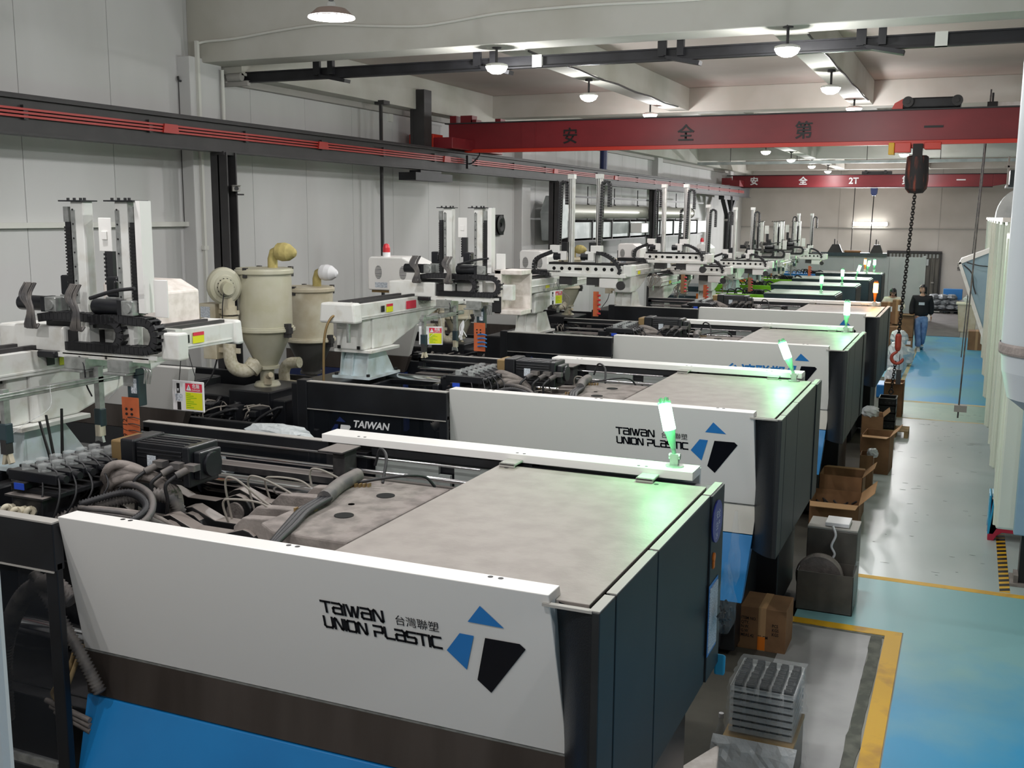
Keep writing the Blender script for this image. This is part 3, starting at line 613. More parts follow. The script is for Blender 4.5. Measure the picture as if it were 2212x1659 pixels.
    mb = MB(); screws(mb, [(x+q, 2.09, 2.045) for x in (-3.5, -2.4, -1.65) for q in (0, .045)], r=.01); P(mb, 'screw_holes', 'ink', b)
    # front window section
    w = P(MB().box(-5.3, -.02, 1.76, -3.875, .04, 2.0).box(-5.34, -.03, .62, -5.24, .08, 2.01).box(-5.3, -.02, .58, -3.875, .04, .72).box(-3.95, -.01, .7, -3.875, .03, 1.8), 'front_window', 'black', bev=.006)
    P(MB().box(-5.3, -.022, 1.995, -3.875, .042, 2.003).box(-5.24, -.026, 1.755, -3.88, -.018, 1.762), 'window_edge', 'lip', w)
    P(MB().box(-5.24, .0, .72, -3.95, .008, 1.76), 'window_pane', 'glass', w)
    P(MB().box(-5.22, -.015, .72, -3.95, .02, .76), 'window_sill', 'alu', w)
    for i, (t, z) in enumerate(() if k == 0 else (('TAIWAN', 1.63), ('UNION PLASTIC', 1.52))):
        M4 = basis((-4.79-OX, -.003, z), (1, 0, 0), (0, 0, 1)); font_text(t, .085, 'inkwhite', M4, 'window_lettering', w, .0025, .2, 1.05)
    for pts, m in () if k == 0 else (([(-4.92, 1.71), (-4.96, 1.665), (-4.86, 1.665)], 'navy'), ([(-4.97, 1.64), (-4.935, 1.64), (-4.96, 1.54), (-5.01, 1.585)], 'navy'), ([(-4.91, 1.64), (-4.82, 1.64), (-4.81, 1.625), (-4.9, 1.5), (-4.935, 1.52)], 'inkwhite')):
        P(MB().add([(x, -.003, z) for x, z in pts], [tuple(range(len(pts)))]), 'window_logo', m, w)
    # rear window section
    w = P(MB().box(-5.3, 2.12, 1.9, -3.75, 2.18, 1.98).box(-5.3, 2.12, .6, -5.24, 2.18, 1.95).box(-5.3, 2.12, .6, -3.75, 2.18, 1.3), 'rear_window', 'black', bev=.004)
    P(MB().box(-5.3, 2.12, 1.98, -3.75, 2.18, 1.985), 'window_edge', 'lip', w)
    P(MB().box(-5.24, 2.14, 1.3, -3.75, 2.146, 1.9), 'window_pane', 'glass', w)
    # tail platen
    tp = P(MB().prism([(-3.24, .72), (-3.1, .62), (-2.66, .62), (-2.66, 1.72), (-3.24, 1.72)], 'z', 1.0, 1.885), 'tail_platen', 'dust', bev=.012)
    for y in (1.0, 1.43): P(MB().cyl((-2.92, y, 1.88), (-2.92, y, 1.888), .052, 24).cyl((-3.0, 1.2, 1.88), (-3.0, 1.2, 1.887), .018, 10), 'platen_hole', 'void', tp)
    P(MB().box(-3.3, .4, .9, -2.5, .64, 1.5), 'tail_base', 'dustdark', tp)
    for i, (y, xl) in enumerate(((.86, -3.5), (1.06, -3.56), (1.33, -3.6), (1.55, -3.52))):
        P(MB().prism([(xl, 1.80), (xl+.06, 1.855), (-3.22, 1.87), (-3.22, 1.5), (xl+.1, 1.5), (xl, 1.62)], 'y', y-.035, y+.035), 'clevis', 'dust', tp, bev=.006)
    # toggle links
    xm = -4.42+dx
    for y in (.82, 1.0, 1.42, 1.6):
        xk = (xm+(-3.45))/2+.03; up = .06+.1*dx
        P(MB().prism(link_poly(xm, xk, 1.68, .06, .12, .115), 'y', y-.06, y+.02), 'toggle_link', 'linkblack', bev=.006)
        P(MB().prism(link_poly(xk, -3.42, 1.7, .06, .12, .1), 'y', y-.02, y+.07), 'toggle_link', 'linkblack', bev=.006)
        P(MB().cyl((xk, y-.075, 1.69), (xk, y+.08, 1.69), .06, 18).cyl((-3.42, y-.03, 1.7), (-3.42, y+.08, 1.7), .05, 18).cyl((xm+.05, y-.07, 1.68), (xm+.05, y+.03, 1.68), .06, 18), 'link_pin', 'dust', kind='stuff')
    P(MB().box(xm+.45+dx*.1, .75, 1.25, xm+.62+dx*.1, 1.68, 1.52), 'crosshead', 'dustdark', bev=.01)
    for y, zz in ((.6, 1.74), (1.57, 1.8)):
        for z in (zz, 1.12):
            P(MB().cyl((-5.35, y, z), (-3.3, y, z), .055, 20), 'tie_bar', 'chrome')
        P(MB().cyl((xm-.05, y, zz), (xm+.12, y, zz), .085, 20), 'tie_bar_sleeve', 'black')
    for y, z, r_ in ((1.93, 1.87, .014), (2.0, 1.94, .008)): P(MB().cyl((-5.2, y, z), (-2.6, y, z), r_, 10), 'guide_rod', 'chrome')
    P(MB().box(-5.2, 1.86, 1.78, -2.6, 1.99, 1.82), 'rod_rail', 'dustdark')
    P(MB().box(-3.55, 1.86, 1.8, -3.46, 2.0, 2.0).box(-3.62, 1.8, 1.99, -3.44, 2.02, 2.005), 'rod_bracket', 'dustdark', bev=.006)
    # moving platen group
    mp = P(MB().box(-4.95+dx, .78, 1.0, -4.5+dx, 1.66, 1.99).box(-5.0+dx, .72, 1.0, -4.93+dx, 1.72, 1.93).box(-4.5+dx, .9, 1.2, -4.42+dx, 1.5, 1.95), 'moving_platen', 'black', bev=.015)
    P(MB().box(-4.95+dx, .7, 1.0, -4.5+dx, 1.75, 1.5), 'platen_body', 'black', mp, bev=.01)
    fp = P(MB().box(-5.85, .6, .9, -5.42, 1.85, 1.86).box(-5.42, .7, .9, -5.3, 1.75, 1.8), 'fixed_platen', 'black', bev=.015)
    sm = P(MB().box(-4.47+dx, .97, 1.96, -4.39+dx, 1.2, 2.155), 'servo_motor', 'gold', bev=.01)
    P(MB().box(-4.39+dx, .96, 1.93, -4.29+dx, 1.22, 2.17), 'motor_flange', 'black', sm, bev=.01)
    mb = MB().box(-4.29+dx, .98, 1.935, -3.95+dx, 1.2, 2.155)
    for z in (1.96, 1.985, 2.07, 2.095, 2.115): mb.box(-4.28+dx, .972, z, -3.96+dx, .98, z+.012)
    for y in (1.0, 1.04, 1.1, 1.14): mb.box(-4.28+dx, y, 2.155, -3.96+dx, y+.014, 2.162)
    P(mb, 'motor_body', 'black', sm, bev=.006)
    P(MB().box(-3.95+dx, .965, 1.93, -3.9+dx, 1.215, 2.16).box(-3.9+dx, 1.0, 1.97, -3.85+dx, 1.18, 2.13).cyl((-3.86+dx, 1.09, 2.05), (-3.83+dx, 1.09, 2.05), .07, 16), 'motor_end', 'black', sm, bev=.008)
    P(MB().box(-4.2+dx, .966, 2.02, -4.14+dx, .971, 2.09), 'motor_label', 'label', sm)
    for x, q in ((-4.12, .03), (-4.0, .035), (-3.9, .03)):
        P(MB().box(x+dx, .92, 2.04, x+.07+dx, .975, 2.075).cyl((x+.02+dx, .94, 2.05), (x-.02+dx, .88, 2.02), .02, 10), 'connector', 'rubber', sm)
    for x in (-4.14, -4.02, -3.92):
        mb = MB(); hose(mb, [(x+dx, .88, 2.02), (x-.04+dx, .84, 1.97), (x-.05+dx, .86, 1.88), (x-.1+dx, .9, 1.74)], .011, n=6); P(mb, 'motor_cable', 'cable', sm)
    screwbolt = MB().cyl((-4.475+dx, .99, 2.135), (-4.465+dx, .99, 2.135), .012, 8); P(screwbolt, 'flange_bolt', 'ink', sm)
    # valve bank
    vb = P(MB().box(-4.68+dx, .45, 1.55, -4.46+dx, .72, 1.93).box(-4.74+dx, .5, 1.93, -4.38+dx, 1.02, 1.96).box(-4.69+dx, .46, 1.96, -4.6+dx, 1.0, 2.0), 'valve_bank', 'black', bev=.006)
    P(MB().box(-4.66+dx, .455, 1.965, -4.59+dx, .46, 2.0), 'blue_label', 'bluelabel', vb)
    P(MB().box(-4.72+dx, .44, 1.925, -4.44+dx, .6, 1.935), 'manifold_plate', 'dustdark', vb)
    for j in range(6):
        y = .5+j*.095
        s = P(MB().box(-4.75+dx, y, 2.0, -4.4+dx, y+.07, 2.055).cyl((-4.78+dx, y+.035, 2.03), (-4.74+dx, y+.035, 2.03), .022, 10).cyl((-4.4+dx, y+.035, 2.03), (-4.36+dx, y+.035, 2.03), .022, 10), 'solenoid', 'black', vb, bev=.004)
        for x in (-4.66, -4.54):
            P(MB().box(x+dx, y+.01, 2.055, x+.05+dx, y+.06, 2.105), 'clear_cap', 'clear', vb, bev=.006)
            mb = MB(); hose(mb, [(x+.05+dx, y+.03, 2.085), (x+.12+dx, y+.03, 2.06), (x+.18+dx+.02*j, y-.02, 1.95), (x+.15+dx, y-.06*j*.3-.05, 1.82), (x+.02+dx, .5, 1.7)], .006, n=5, k=5)
            P(mb, 'valve_cable', 'cable', vb)
    for x, y in ((-4.67, .42), (-4.58, .4), (-4.52, .44)):
        mb = MB(); hose(mb, [(x+dx, y+.04, 1.86), (x+dx-.02, y-.01, 1.87), (x-.03+dx, y-.02, 1.8), (x-.01+dx, y-.02, 1.6)], .016, n=8); mb.cyl((x+dx, y+.05, 1.86), (x+dx, y+.0, 1.862), .024, 8); P(mb, 'hydraulic_elbow', 'cream', vb)
    # hose nest
    hs = []
    R3 = random.Random(k*5+1); q = dx*.85
    mb = MB(); hose(mb, [(-4.7+q, .32, 1.62), (-4.5+q, .5, 1.76), (-4.3+q, .72, 1.86), (-4.1+q, .85, 1.9), (-3.98+q, .92, 1.86), (-3.95+q, .95, 1.7)], .042, rib=.018, n=12); P(mb, 'corrugated_hose', 'rubber')
    mb = MB(); hose(mb, [(-4.45+q, .85, 1.9), (-4.2+q, .84, 1.95), (-3.95+q, .72, 1.93), (-3.85+q, .55, 1.86), (-4.0+q, .4, 1.82), (-4.2+q, .35, 1.8)], .02, rib=.014, n=10); P(mb, 'corrugated_hose', 'rubber')
    mb = MB(); hose(mb, [(-4.35+q, .6, 1.88), (-4.15+q, .75, 1.93), (-3.9+q, .62, 1.9), (-3.98+q, .42, 1.83), (-4.35+q, .3, 1.8)], .022, rib=.016, n=10); P(mb, 'corrugated_hose', 'cable')
    for j in range(5):
        o1 = R3.uniform(-.05, .05); o2 = R3.uniform(-.04, .04); mb = MB()
        hose(mb, [(-4.45+q+o1, .95+o2, 1.72), (-4.35+q, .85+o2, 1.9+.03*j), (-4.2+q+o1, .9, 1.97+.015*j), (-4.05+q, .98+o2, 1.9), (-3.98+q+o2, .93, 1.72)], .026, n=8); P(mb, 'wrapped_hose', 'dust')
    for j in range(4):
        o1 = R3.uniform(-.05, .05); mb = MB(); hose(mb, [(-4.5+q, .6+.05*j, 1.8), (-4.2+q, .55+o1, 1.84+.02*j), (-3.9+q, .66+o1, 1.8+.02*j), (-3.8+q*.8, .8, 1.7)], .014, n=6); P(mb, 'thin_hose', 'rubber' if j % 2 else 'dust')
    # cable sleeve lying over the tail platen
    mb = MB(); hose(mb, [(-3.22, 1.62, 1.93), (-3.2, 1.4, 1.925), (-3.12, 1.12, 1.925)], .042, n=12); P(mb, 'cable_sleeve', 'rubber')
    for o_ in (-.02, .0, .025):
        mb = MB(); hose(mb, [(-3.12+o_, 1.14, 1.925), (-3.1+o_, .9, 1.915), (-3.04+o_, .7, 1.905), (-2.98+o_*.5, .45, 1.87), (-2.96, .3, 1.8)], .016, n=8); P(mb, 'cable_strand', 'cable')
    for pts in ([(-3.05, 1.62, 1.9), (-3.1, 1.75, 2.02), (-3.2, 1.85, 2.04), (-3.25, 1.87, 1.93)], [(-3.2, 1.55, 1.9), (-2.95, 1.62, 1.95), (-2.85, 1.75, 1.93), (-2.8, 1.8, 1.86)]):
        mb = MB(); hose(mb, pts, .009, n=6); P(mb, 'cable_strand', 'cable')
    for j, (x, y) in enumerate(((-3.75, 1.5), (-3.72, 1.3), (-3.68, 1.05), (-3.66, 1.0), (-3.5, 1.6))):
        h = .12+.05*(j % 3); mb = MB(); hose(mb, [(x+dx*.3, y, 1.72), (x-.02+dx*.3, y-.03, 1.75+h), (x+.05+dx*.3, y-.03, 1.78+h), (x+.18+dx*.2, y+.03, 1.88), (x+.26, y+.04, 1.84)], .0065, n=5); P(mb, 'grease_line', 'cablegrey')
    mb = MB()
    for y in (.95, 1.5):
        for j in range(5): mb.box(-3.2+j*.022, y+j*.012, 1.885, -3.19+j*.022, y+.03+j*.012, 1.905)
    P(mb, 'terminal_strip', 'gold')
    # injection side
    P(MB().box(-8.7, .5, .9, -5.9, 1.75, 1.2).box(-8.6, .28, .5, -5.36, .34, 1.5).box(-8.6, 1.85, .5, -5.36, 1.9, 1.7), 'injection_base', 'black', bev=.01)
    P(MB().box(-7.4, .85, 1.2, -6.1, 1.45, 1.62).box(-6.75, .8, 1.2, -6.25, 1.5, 1.7).box(-8.5, .8, 1.2, -7.4, 1.5, 1.7), 'injection_unit', 'black', bev=.015)
    P(MB().cyl((-6.2, 1.15, 1.4), (-5.85, 1.15, 1.4), .14, 18), 'barrel_cover', 'dustdark')
    mb = MB()
    for j in range(16):
        x = R3.uniform(-7.3, -6.0); y = R3.uniform(.45, .8); hose(mb, [(x, y, 1.2), (x+R3.uniform(-.1, .1), y-.05, 1.45), (x+R3.uniform(-.3, .3), y+.05, 1.52+R3.uniform(-.1, .1)), (x+R3.uniform(-.3, .3), y+.2, 1.3)], R3.uniform(.008, .02), n=5, k=4)
    P(mb, 'hose_tangle', 'cable', kind='stuff')
    mb = MB()
    for j in range(12):
        x = R3.uniform(-7.2, -6.1); y = R3.uniform(.5, .75); hose(mb, [(x, y, 1.25), (x+R3.uniform(-.1, .1), y-.05, 1.5), (x+R3.uniform(-.2, .2), y+.1, 1.56), (x+R3.uniform(-.2, .2), y+.15, 1.3)], .008, n=5, k=4)
    P(mb, 'grey_cable_tangle', 'cablegrey', kind='stuff')
    for x in (-6.9, -6.6, -6.3): P(MB().box(x, .55, 1.3, x+.13, .7, 1.58).box(x+.02, .5, 1.5, x+.1, .56, 1.56), 'valve_block', 'black', bev=.008)
    g = P(slab([(0, 2.02, -8.7, -6.55), (.16, 1.58, -8.7, -6.75)], .1), 'injection_guard', 'white', bev=.004)
    zs = 1.36
    P(slab([(.16, 1.575, -8.7, -6.75), (.16, zs, -8.7, -6.82)], .1), 'steel_band', 'steelband', g)
    P(slab([(.16, zs-.005, -8.7, -6.82), (.0, .6, -8.7, -6.7)], .1), 'blue_skirt', 'navy' if k == 2 else ('black' if k == 1 else 'blue'), g)
    if k == 0:
        for pts, r_, rb in (([(-4.5, .16, .8), (-4.45, .14, 1.2), (-4.3, .14, 1.5), (-4.1, .14, 1.62), (-3.95, .14, 1.55)], .05, .02), ([(-4.2, .14, 1.66), (-4.05, .12, 1.5), (-3.9, .12, 1.3), (-3.8, .14, 1.1)], .035, .018), ([(-4.0, .2, 1.3), (-4.02, .14, 1.15), (-4.1, .12, 1.05), (-4.05, .13, .98)], .012, 0), ([(-3.96, .2, 1.3), (-3.98, .13, 1.15), (-4.02, .12, 1.05), (-4.0, .13, .98)], .012, 0)):
            mb = MB(); hose(mb, pts, r_, rib=rb, n=10); P(mb, 'window_hose', 'rubber' if rb else 'wood')
        for j in range(3):
            mb = MB(); mb.cyl((-4.15+.03*j, .12, 1.0-.025*j), (-3.86, .12, .95-.03*j), .014, 8); mb.cyl((-4.1+.03*j, .12, .993-.025*j), (-4.04+.03*j, .12, .982-.025*j), .018, 8); P(mb, 'hydraulic_fitting', 'dust')
    beacon(root, *lampspec); return root
LS = [((-1.46-OX, 2.16, 2.045), (-.22, -.05, 1), 'greenlamp', 'greenplastic', 1.05), ((-1.38-OX, 1.93, 1.99), (-.42, 0, 1), 'greenlamp', 'greenplastic', 1.05),
      ((-1.4-OX, 1.95, 1.99), (0, 0, 1), 'greenlamp', 'greenplastic', 1.1), ((-1.41-OX, 2.0, 1.99), (.02, 0, 1), 'orangelamp', 'orangesticker', 1.1)]
LB = ['nearest white, steel and blue injection moulding machine filling the foreground', 'second white and blue moulding machine with the brightly lit door',
      'third white moulding machine with large blue lettering half hidden', 'fourth white moulding machine in the row with the glowing orange signal lamp']
MC = [machine(i, LB[i], (0, .6, .62, .6)[i], ('full', 'full', 'cjk', 'logo')[i], LS[i], Y0[i]) for i in range(4)]
# things fixed to or lying on the nearest machine
mb = MB().cyl((-1.157, 5.44, 1.83), (-1.149, 5.44, 1.83), .115, 32); o = mb.out('notice_disc', 'sticker'); tag(o, 'round dark blue notice disc with white writing on the end of the nearest machine', 'sign')
for t, z, s_ in (('安全', 1.85, .05), ('生产', 1.79, .05), ('24', 1.74, .045)): font_text(t, s_, 'inkwhite', basis((-1.148, 5.40, z), (0, 1, 0), (0, 0, 1)), 'lettering', o)
o = MB().box(-1.155, 5.33, 1.12, -1.150, 5.52, 1.48).out('paper_sheet', 'label'); tag(o, 'pale paper sheet in a blue sleeve on the end of the nearest machine', 'paper')
MB().box(-1.157, 5.32, 1.10, -1.1545, 5.53, 1.5).out('sleeve', 'inkblue', o)
o = MB().cyl((-1.157, 5.4, 1.64), (-1.149, 5.4, 1.64), .025, 12).box(-1.157, 5.385, 1.58, -1.15, 5.415, 1.64).out('orange_tag', 'orangesticker'); tag(o, 'small orange tag below the blue notice disc', 'tag')
def crumple(name, c, r, m_, lab, cat, seed, n=(16, 10), sq=(1, 1, 1), twist=0):
    R3 = random.Random(seed); vs = []; N, K = n
    for i in range(K+1):
        t = PI*i/K
        for j in range(N):
            a = 2*PI*j/N; k = 1+R3.uniform(-.16, .16); k2 = (abs(math.sin(t))**.6 if 0 < i < K else .02)
            vs.append((c[0]+r[0]*k*k2*math.cos(a), c[1]+r[1]*k*k2*math.sin(a), c[2]+r[2]*math.cos(t)*(1+R3.uniform(-.06, .06))))
    fs = [(i*N+j, i*N+(j+1) % N, (i+1)*N+(j+1) % N, (i+1)*N+j) for i in range(K) for j in range(N)]
    o = MB().add(vs, fs).out(name, m_); return tag(o, lab, cat) if lab else o
def hanging_bag(c, w, h, m_, lab, seed, dark=True):
    R3 = random.Random(seed); N, K = 16, 10; vs = []
    for i in range(K+1):
        t = i/K; wr = w*(.25+.75*min(1, t*1.6))*(1 if t < .85 else 1-(t-.85)*3)
        for j in range(N):
            a = 2*PI*j/N; k = 1+R3.uniform(-.22, .22); vs.append((c[0]+.05+wr*.5*k*math.cos(a), c[1]+wr*k*math.sin(a), c[2]-h*t))
    o = MB().add(vs, [(i*N+j, i*N+(j+1) % N, (i+1)*N+(j+1) % N, (i+1)*N+j) for i in range(K) for j in range(N)]).out('plastic_bag', m_); tag(o, lab, 'bag')
    if dark:
        mb = MB()
        for k in range(22):
            p = Vector((c[0]+.05+R3.uniform(-.3, .3)*w*.6, c[1]+R3.uniform(-.7, .7)*w, c[2]-h*(.62+.28*R3.random()))); mb.cyl(p, p+Vector((R3.uniform(-.02, .02), R3.uniform(-.03, .03), R3.uniform(-.02, .04))), .008, 6)
        q = mb.out('dark_parts', 'ink', o)
    return o
hanging_bag((-1.14, 5.45, 1.6), .1, .38, 'film', 'clear plastic bag of small black parts hung on the nearest machine', 5)
hanging_bag((-1.13, 5.58, 1.86), .06, .42, 'film', 'empty crinkled clear bag stuck behind the blue notice disc', 8, False)
o = MB().prism([(5.63, .87), (5.66, .88), (5.67, .98), (5.63, 1.0)], 'x', -1.18, -1.12).out('dustpan', 'stoolblue', bev=.01); tag(o, 'bright blue plastic scoop hanging at the back edge of the nearest machine', 'scoop')

# ------------------------------------------------------------------ robots
def danger_sign(loc, rz, lab, hang=.28, blank=False):
    r = empty('danger_sign', loc, rz); r.scale = (1.1, 1.1, 1.1); tag(r, lab, 'sign')
    MB().box(-.11, -.004, -.17, .11, .004, 0).out('sign_board', 'inkwhite', r, bev=.004)
    MB().add([(-.015, -.006, -.058), (.1, -.006, -.058), (.1, -.006, -.012), (-.015, -.006, -.012)], [(0, 1, 2, 3)]).out('red_panel', 'redprint', r)
    MB().add([(-.015, -.006, -.158), (.1, -.006, -.158), (.1, -.006, -.062), (-.015, -.006, -.062)], [(0, 1, 2, 3)]).out('yellow_panel', 'yellow', r)
    font_text('危險', .026, 'inkwhite', basis((.034, -.0075, -.036), (1, 0, 0), (0, 0, 1)), 'lettering', r, .0004)
    font_text('DANGER', .0145, 'inkwhite', basis((.032, -.0075, -.053), (1, 0, 0), (0, 0, 1)), 'lettering', r)
    mb = MB().add([(-.008, -.0075, -.052), (.028, -.0075, -.052), (.01, -.0075, -.018)], [(0, 1, 2)]).add([(.0085, -.008, -.044), (.0115, -.008, -.044), (.0115, -.008, -.028), (.0085, -.008, -.028)], [(0, 1, 2, 3)], 1); mb.out('warning_triangle', ['inkwhite', 'ink'], r)
    mb = MB()
    for i in range(8): mb.add([(-.008, -.0075, -.073-i*.0108), (-.008+.03+.02*((i*7) % 3), -.0075, -.073-i*.0108), (-.008+.03+.02*((i*7) % 3), -.0075, -.0695-i*.0108), (-.008, -.0075, -.0695-i*.0108)], [(0, 1, 2, 3)])
    mb.out('small_print', 'green', r)
    mb = MB().box(-.075, -.007, -.07, -.055, -.005, -.015).box(-.075, -.007, -.165, -.05, -.005, -.12); mb.add([(-.072, -.008, -.045), (-.058, -.008, -.045), (-.065, -.008, -.065)], [(0, 1, 2)], 1)
    mb.out('pictogram', ['ink', 'inkwhite'], r); mb = MB().box(-.088, -.006, -.115, -.038, -.005, -.075); mb.out('pictogram_hand', 'label', r)
    mb = MB().cyl((-.06, 0, 0), (-.03, 0, hang), .0025, 5).cyl((.06, 0, 0), (0.0, 0, hang), .0025, 5); mb.out('hanging_chain', 'darksteel', r)
    return r
def drag_chain(path, w, wdt, y0, name, root, off, links=True):
    # path: list of (x,z); links are stamped along it
    P = [Vector((x, 0, z)) for x, z in path]; L = [0]
    for a, b in zip(P, P[1:]): L.append(L[-1]+(b-a).length)
    n = int(L[-1]/wdt); me = None; base = None
    joined = MB()
    c = empty('drag_chain', Vector(root.location)*0); c.parent = root
    for i in range(n):
        t = (i+.5)*wdt; j = max(k for k in range(len(L)) if L[k] <= t); j = min(j, len(P)-2); f = (t-L[j])/(L[j+1]-L[j]); p = P[j].lerp(P[j+1], f); d = (P[j+1]-P[j]).normalized(); ang = math.atan2(d.z, d.x)
        mb = MB().box(-wdt*.5, 0, -w/2, wdt*.42, .012, w/2).box(-wdt*.5, .075, -w/2, wdt*.42, .087, w/2).box(-wdt*.3, 0, w/2-.006, wdt*.2, .087, w/2).box(-wdt*.3, 0, -w/2, wdt*.2, .087, -w/2+.006)
        if links:
            if me is None: me = mb.mesh('link', 'cable')
            o = bpy.data.objects.new('link', me); COL.objects.link(o); o.parent = c; o.location = (p.x-off[0], y0-off[1], p.z-off[2]); o.rotation_euler = (0, -ang, 0)
        else:
            ca, sa = math.cos(ang), math.sin(ang); joined.add([(p.x+a*ca-e*sa, y0+b, p.z+a*sa+e*ca) for a, b, e in mb.V], mb.F)
    if not links: bpy.data.objects.remove(c); joined.out('drag_chain', 'cable', root, off=off, kind='stuff')
def servo(mb, x, y, z, L, r, d=1):
    mb.cyl((x, y, z), (x+d*L, y, z), r, 18); mb.box(x+d*L*.85, y-r, z-r, x+d*L, y+r, z+r)
def robot_a(y0, dyh, label, near, orange=True, f=1.148):
    """gantry robot with a telescopic pair of vertical arms; yh = where its carriage stands"""
    yh = y0+dyh; off = (-5.4, y0+1.25, 1.86); root = empty('take_out_robot', off); tag(root, label, 'robot', 'white take-out robots above the moulding machines')
    def P(mb, name, m, par=None, **kw): return mb.out(name, m, par or root, off=off, **kw)
    A = lambda x, z: (x*f, 3.45-(3.45-z)*f)
    # pedestal
    yb = y0
    mb = MB().box(-5.66, yb+1.02, 1.86, -5.24, yb+1.62, 1.885)
    mb.add([(-5.62, yb+1.08, 1.885), (-5.28, yb+1.08, 1.885), (-5.3, yb+1.14, 2.12), (-5.56, yb+1.14, 2.12)], [(0, 1, 2, 3)])
    for x in (-5.6, -5.47, -5.3): mb.prism([(yb+1.06, 1.885), (yb+1.58, 1.885), (yb+1.4, 2.12), (yb+1.1, 2.12)], 'x', x, x+.014)
    p = P(mb, 'pedestal', 'palebl')
    mb = MB(); [mb.cyl((x, y, 1.885), (x, y, 1.91), .018, 8) for x in (-5.63, -5.27) for y in (yb+1.05, yb+1.59)]; P(mb, 'anchor_bolt', 'ink', p)
    P(MB().box(-5.62, yb+1.0, 2.12, -5.2, yb+1.55, 2.15), 'flange_plate', 'offwhite', p, bev=.004)
    P(MB().box(-5.58, yb+.98, 2.15, -5.28, yb+1.14, 2.46).prism([(yb+1.14, 2.15), (yb+1.5, 2.15), (yb+2.6, 2.46), (yb+1.14, 2.46)], 'x', -5.56, -5.26), 'support_block', 'offwhite', bev=.015)
    mb = MB(); [mb.box(x, yb+.965, z, x+.03, yb+.98, z+.03) for x in (-5.56, -5.34) for z in (2.16, 2.42)]; P(mb, 'block_bolts', 'ink')
    # traverse beam
    b = P(MB().box(-5.56, yb+.78, 2.45, -5.24, yb+3.1, 2.6).box(-5.235, yb+.85, 2.47, -5.23, yb+3.05, 2.485), 'traverse_beam', 'offwhite', bev=.018)
    P(MB().prism([(-5.6, 2.43), (-5.2, 2.43), (-5.22, 2.62), (-5.58, 2.62)], 'y', yb+.72, yb+.86), 'beam_end_cap', 'offwhite', b, bev=.02)
    P(MB().prism([(-5.6, 2.43), (-5.2, 2.43), (-5.22, 2.62), (-5.58, 2.62)], 'y', yb+3.08, yb+3.16), 'beam_end_cap', 'offwhite', b, bev=.02)
    P(MB().box(-5.5, yb+.9, 2.6, -5.46, yb+3.05, 2.625).box(-5.34, yb+.9, 2.6, -5.3, yb+3.05, 2.625), 'guide_rail', 'darksteel', b)
    for yy in (yb+1.35, yb+2.6):
        s = P(MB().box(-5.233, yy, 2.49, -5.228, yy+.12, 2.57), 'warning_label', 'yellow', b)
        P(MB().box(-5.2325, yy, 2.545, -5.227, yy+.12, 2.57), 'warning_label_top', 'redprint', b)
        P(MB().box(-5.2325, yy-.1, 2.5, -5.228, yy-.04, 2.56), 'warning_pictogram', 'ink', b)
    P(MB().box(-5.233, yb+1.75, 2.49, -5.228, yb+1.95, 2.57), 'maker_plate', 'redprint', b)
    font_text('CNC SERVO', .05, 'ink', basis((-5.2275-off[0], yb+2.0-off[1], 2.52-off[2]), (0, 1, 0), (0, 0, 1)), 'maker_lettering', b)
    hx = MB(); hose(hx, [(-5.4, yb+.78, 2.5), (-5.45, yb+.7, 2.48), (-5.5, yb+.66, 2.3), (-5.52, yb+.66, 1.9), (-5.55, yb+.7, 1.5)], .012, n=6); P(hx, 'air_hose', 'gold' if near != 1 else 'bag')
    P(MB().cyl((-5.3, yb+.76, 2.42), (-5.3, yb+.76, 2.25), .02, 10).cyl((-5.3, yb+.76, 2.42), (-5.3, yb+.76, 2.47), .028, 10), 'air_regulator', 'alu')
    # carriage + kick housing
    P(MB().box(-5.58, yh-.1, 2.56, -5.1, yh+.2, 2.6), 'carriage', 'black', bev=.01)
    x0, zt = A(-4.89, 2.84); x1, zb = A(-4.41, 2.70); xe, _ = A(-3.77, 2.8); xf, _ = A(-3.655, 2.8)
    h = P(MB().box(x0, yh-.05, zb, x1, yh+.2, zt), 'kick_housing', 'offwhite', bev=.014)
    P(MB().box(x0-.005, yh-.07, zb-.02, xe-.06, yh+.2, zb+.008).box(x1, yh+.1, zb, xe, yh+.16, zt+.005).box(x1, yh-.07, zb, xe, yh-.062, zb+.025), 'housing_tray', 'offwhite', h)
    P(MB().box(x1, yh-.02, zb+.01, x1+.18, yh+.1, zt-.02), 'housing_inside', 'ink', h)
    P(MB().box(xe, yh-.03, zb-.0, xf, yh+.06, zt+.0), 'end_box', 'offwhite', h, bev=.012)
    mb = MB(); [mb.cyl((x0+q, yh-.075, zb-.006), (x0+q, yh-.07, zb-.006), .008, 8) for q in (.2, .5, .9)]; P(mb, 'housing_screws', 'darksteel', h)
    # drag chains
    for xs, xr in ((A(-4.56, 0)[0], A(-4.0, 0)[0]), (A(-4.2, 0)[0], A(-3.77, 0)[0])):
        zt_ = 3.45-(3.45-2.895)*f; zb_ = 3.45-(3.45-2.745)*f; rr = (zt_-zb_)/2; zc = (zt_+zb_)/2
        path = [(xs, zt_-.01), (xs+.1, zt_+.005), ((xs+xr)/2, zt_+.01), (xr-rr-.05, zt_)]+[(xr-rr+rr*math.cos(a), zc+rr*math.sin(a)) for a in [PI/2-PI*i/10 for i in range(11)]]+[(x1+.03, zb_)]
        drag_chain(path, .052, .034 if near else .05, yh-.085, 'drag_chain', root, off, links=near == 1)
        P(MB().box(xs-.06, yh-.06, zt_-.03, xs+.02, yh-.02, zt_), 'chain_anchor', 'offwhite')
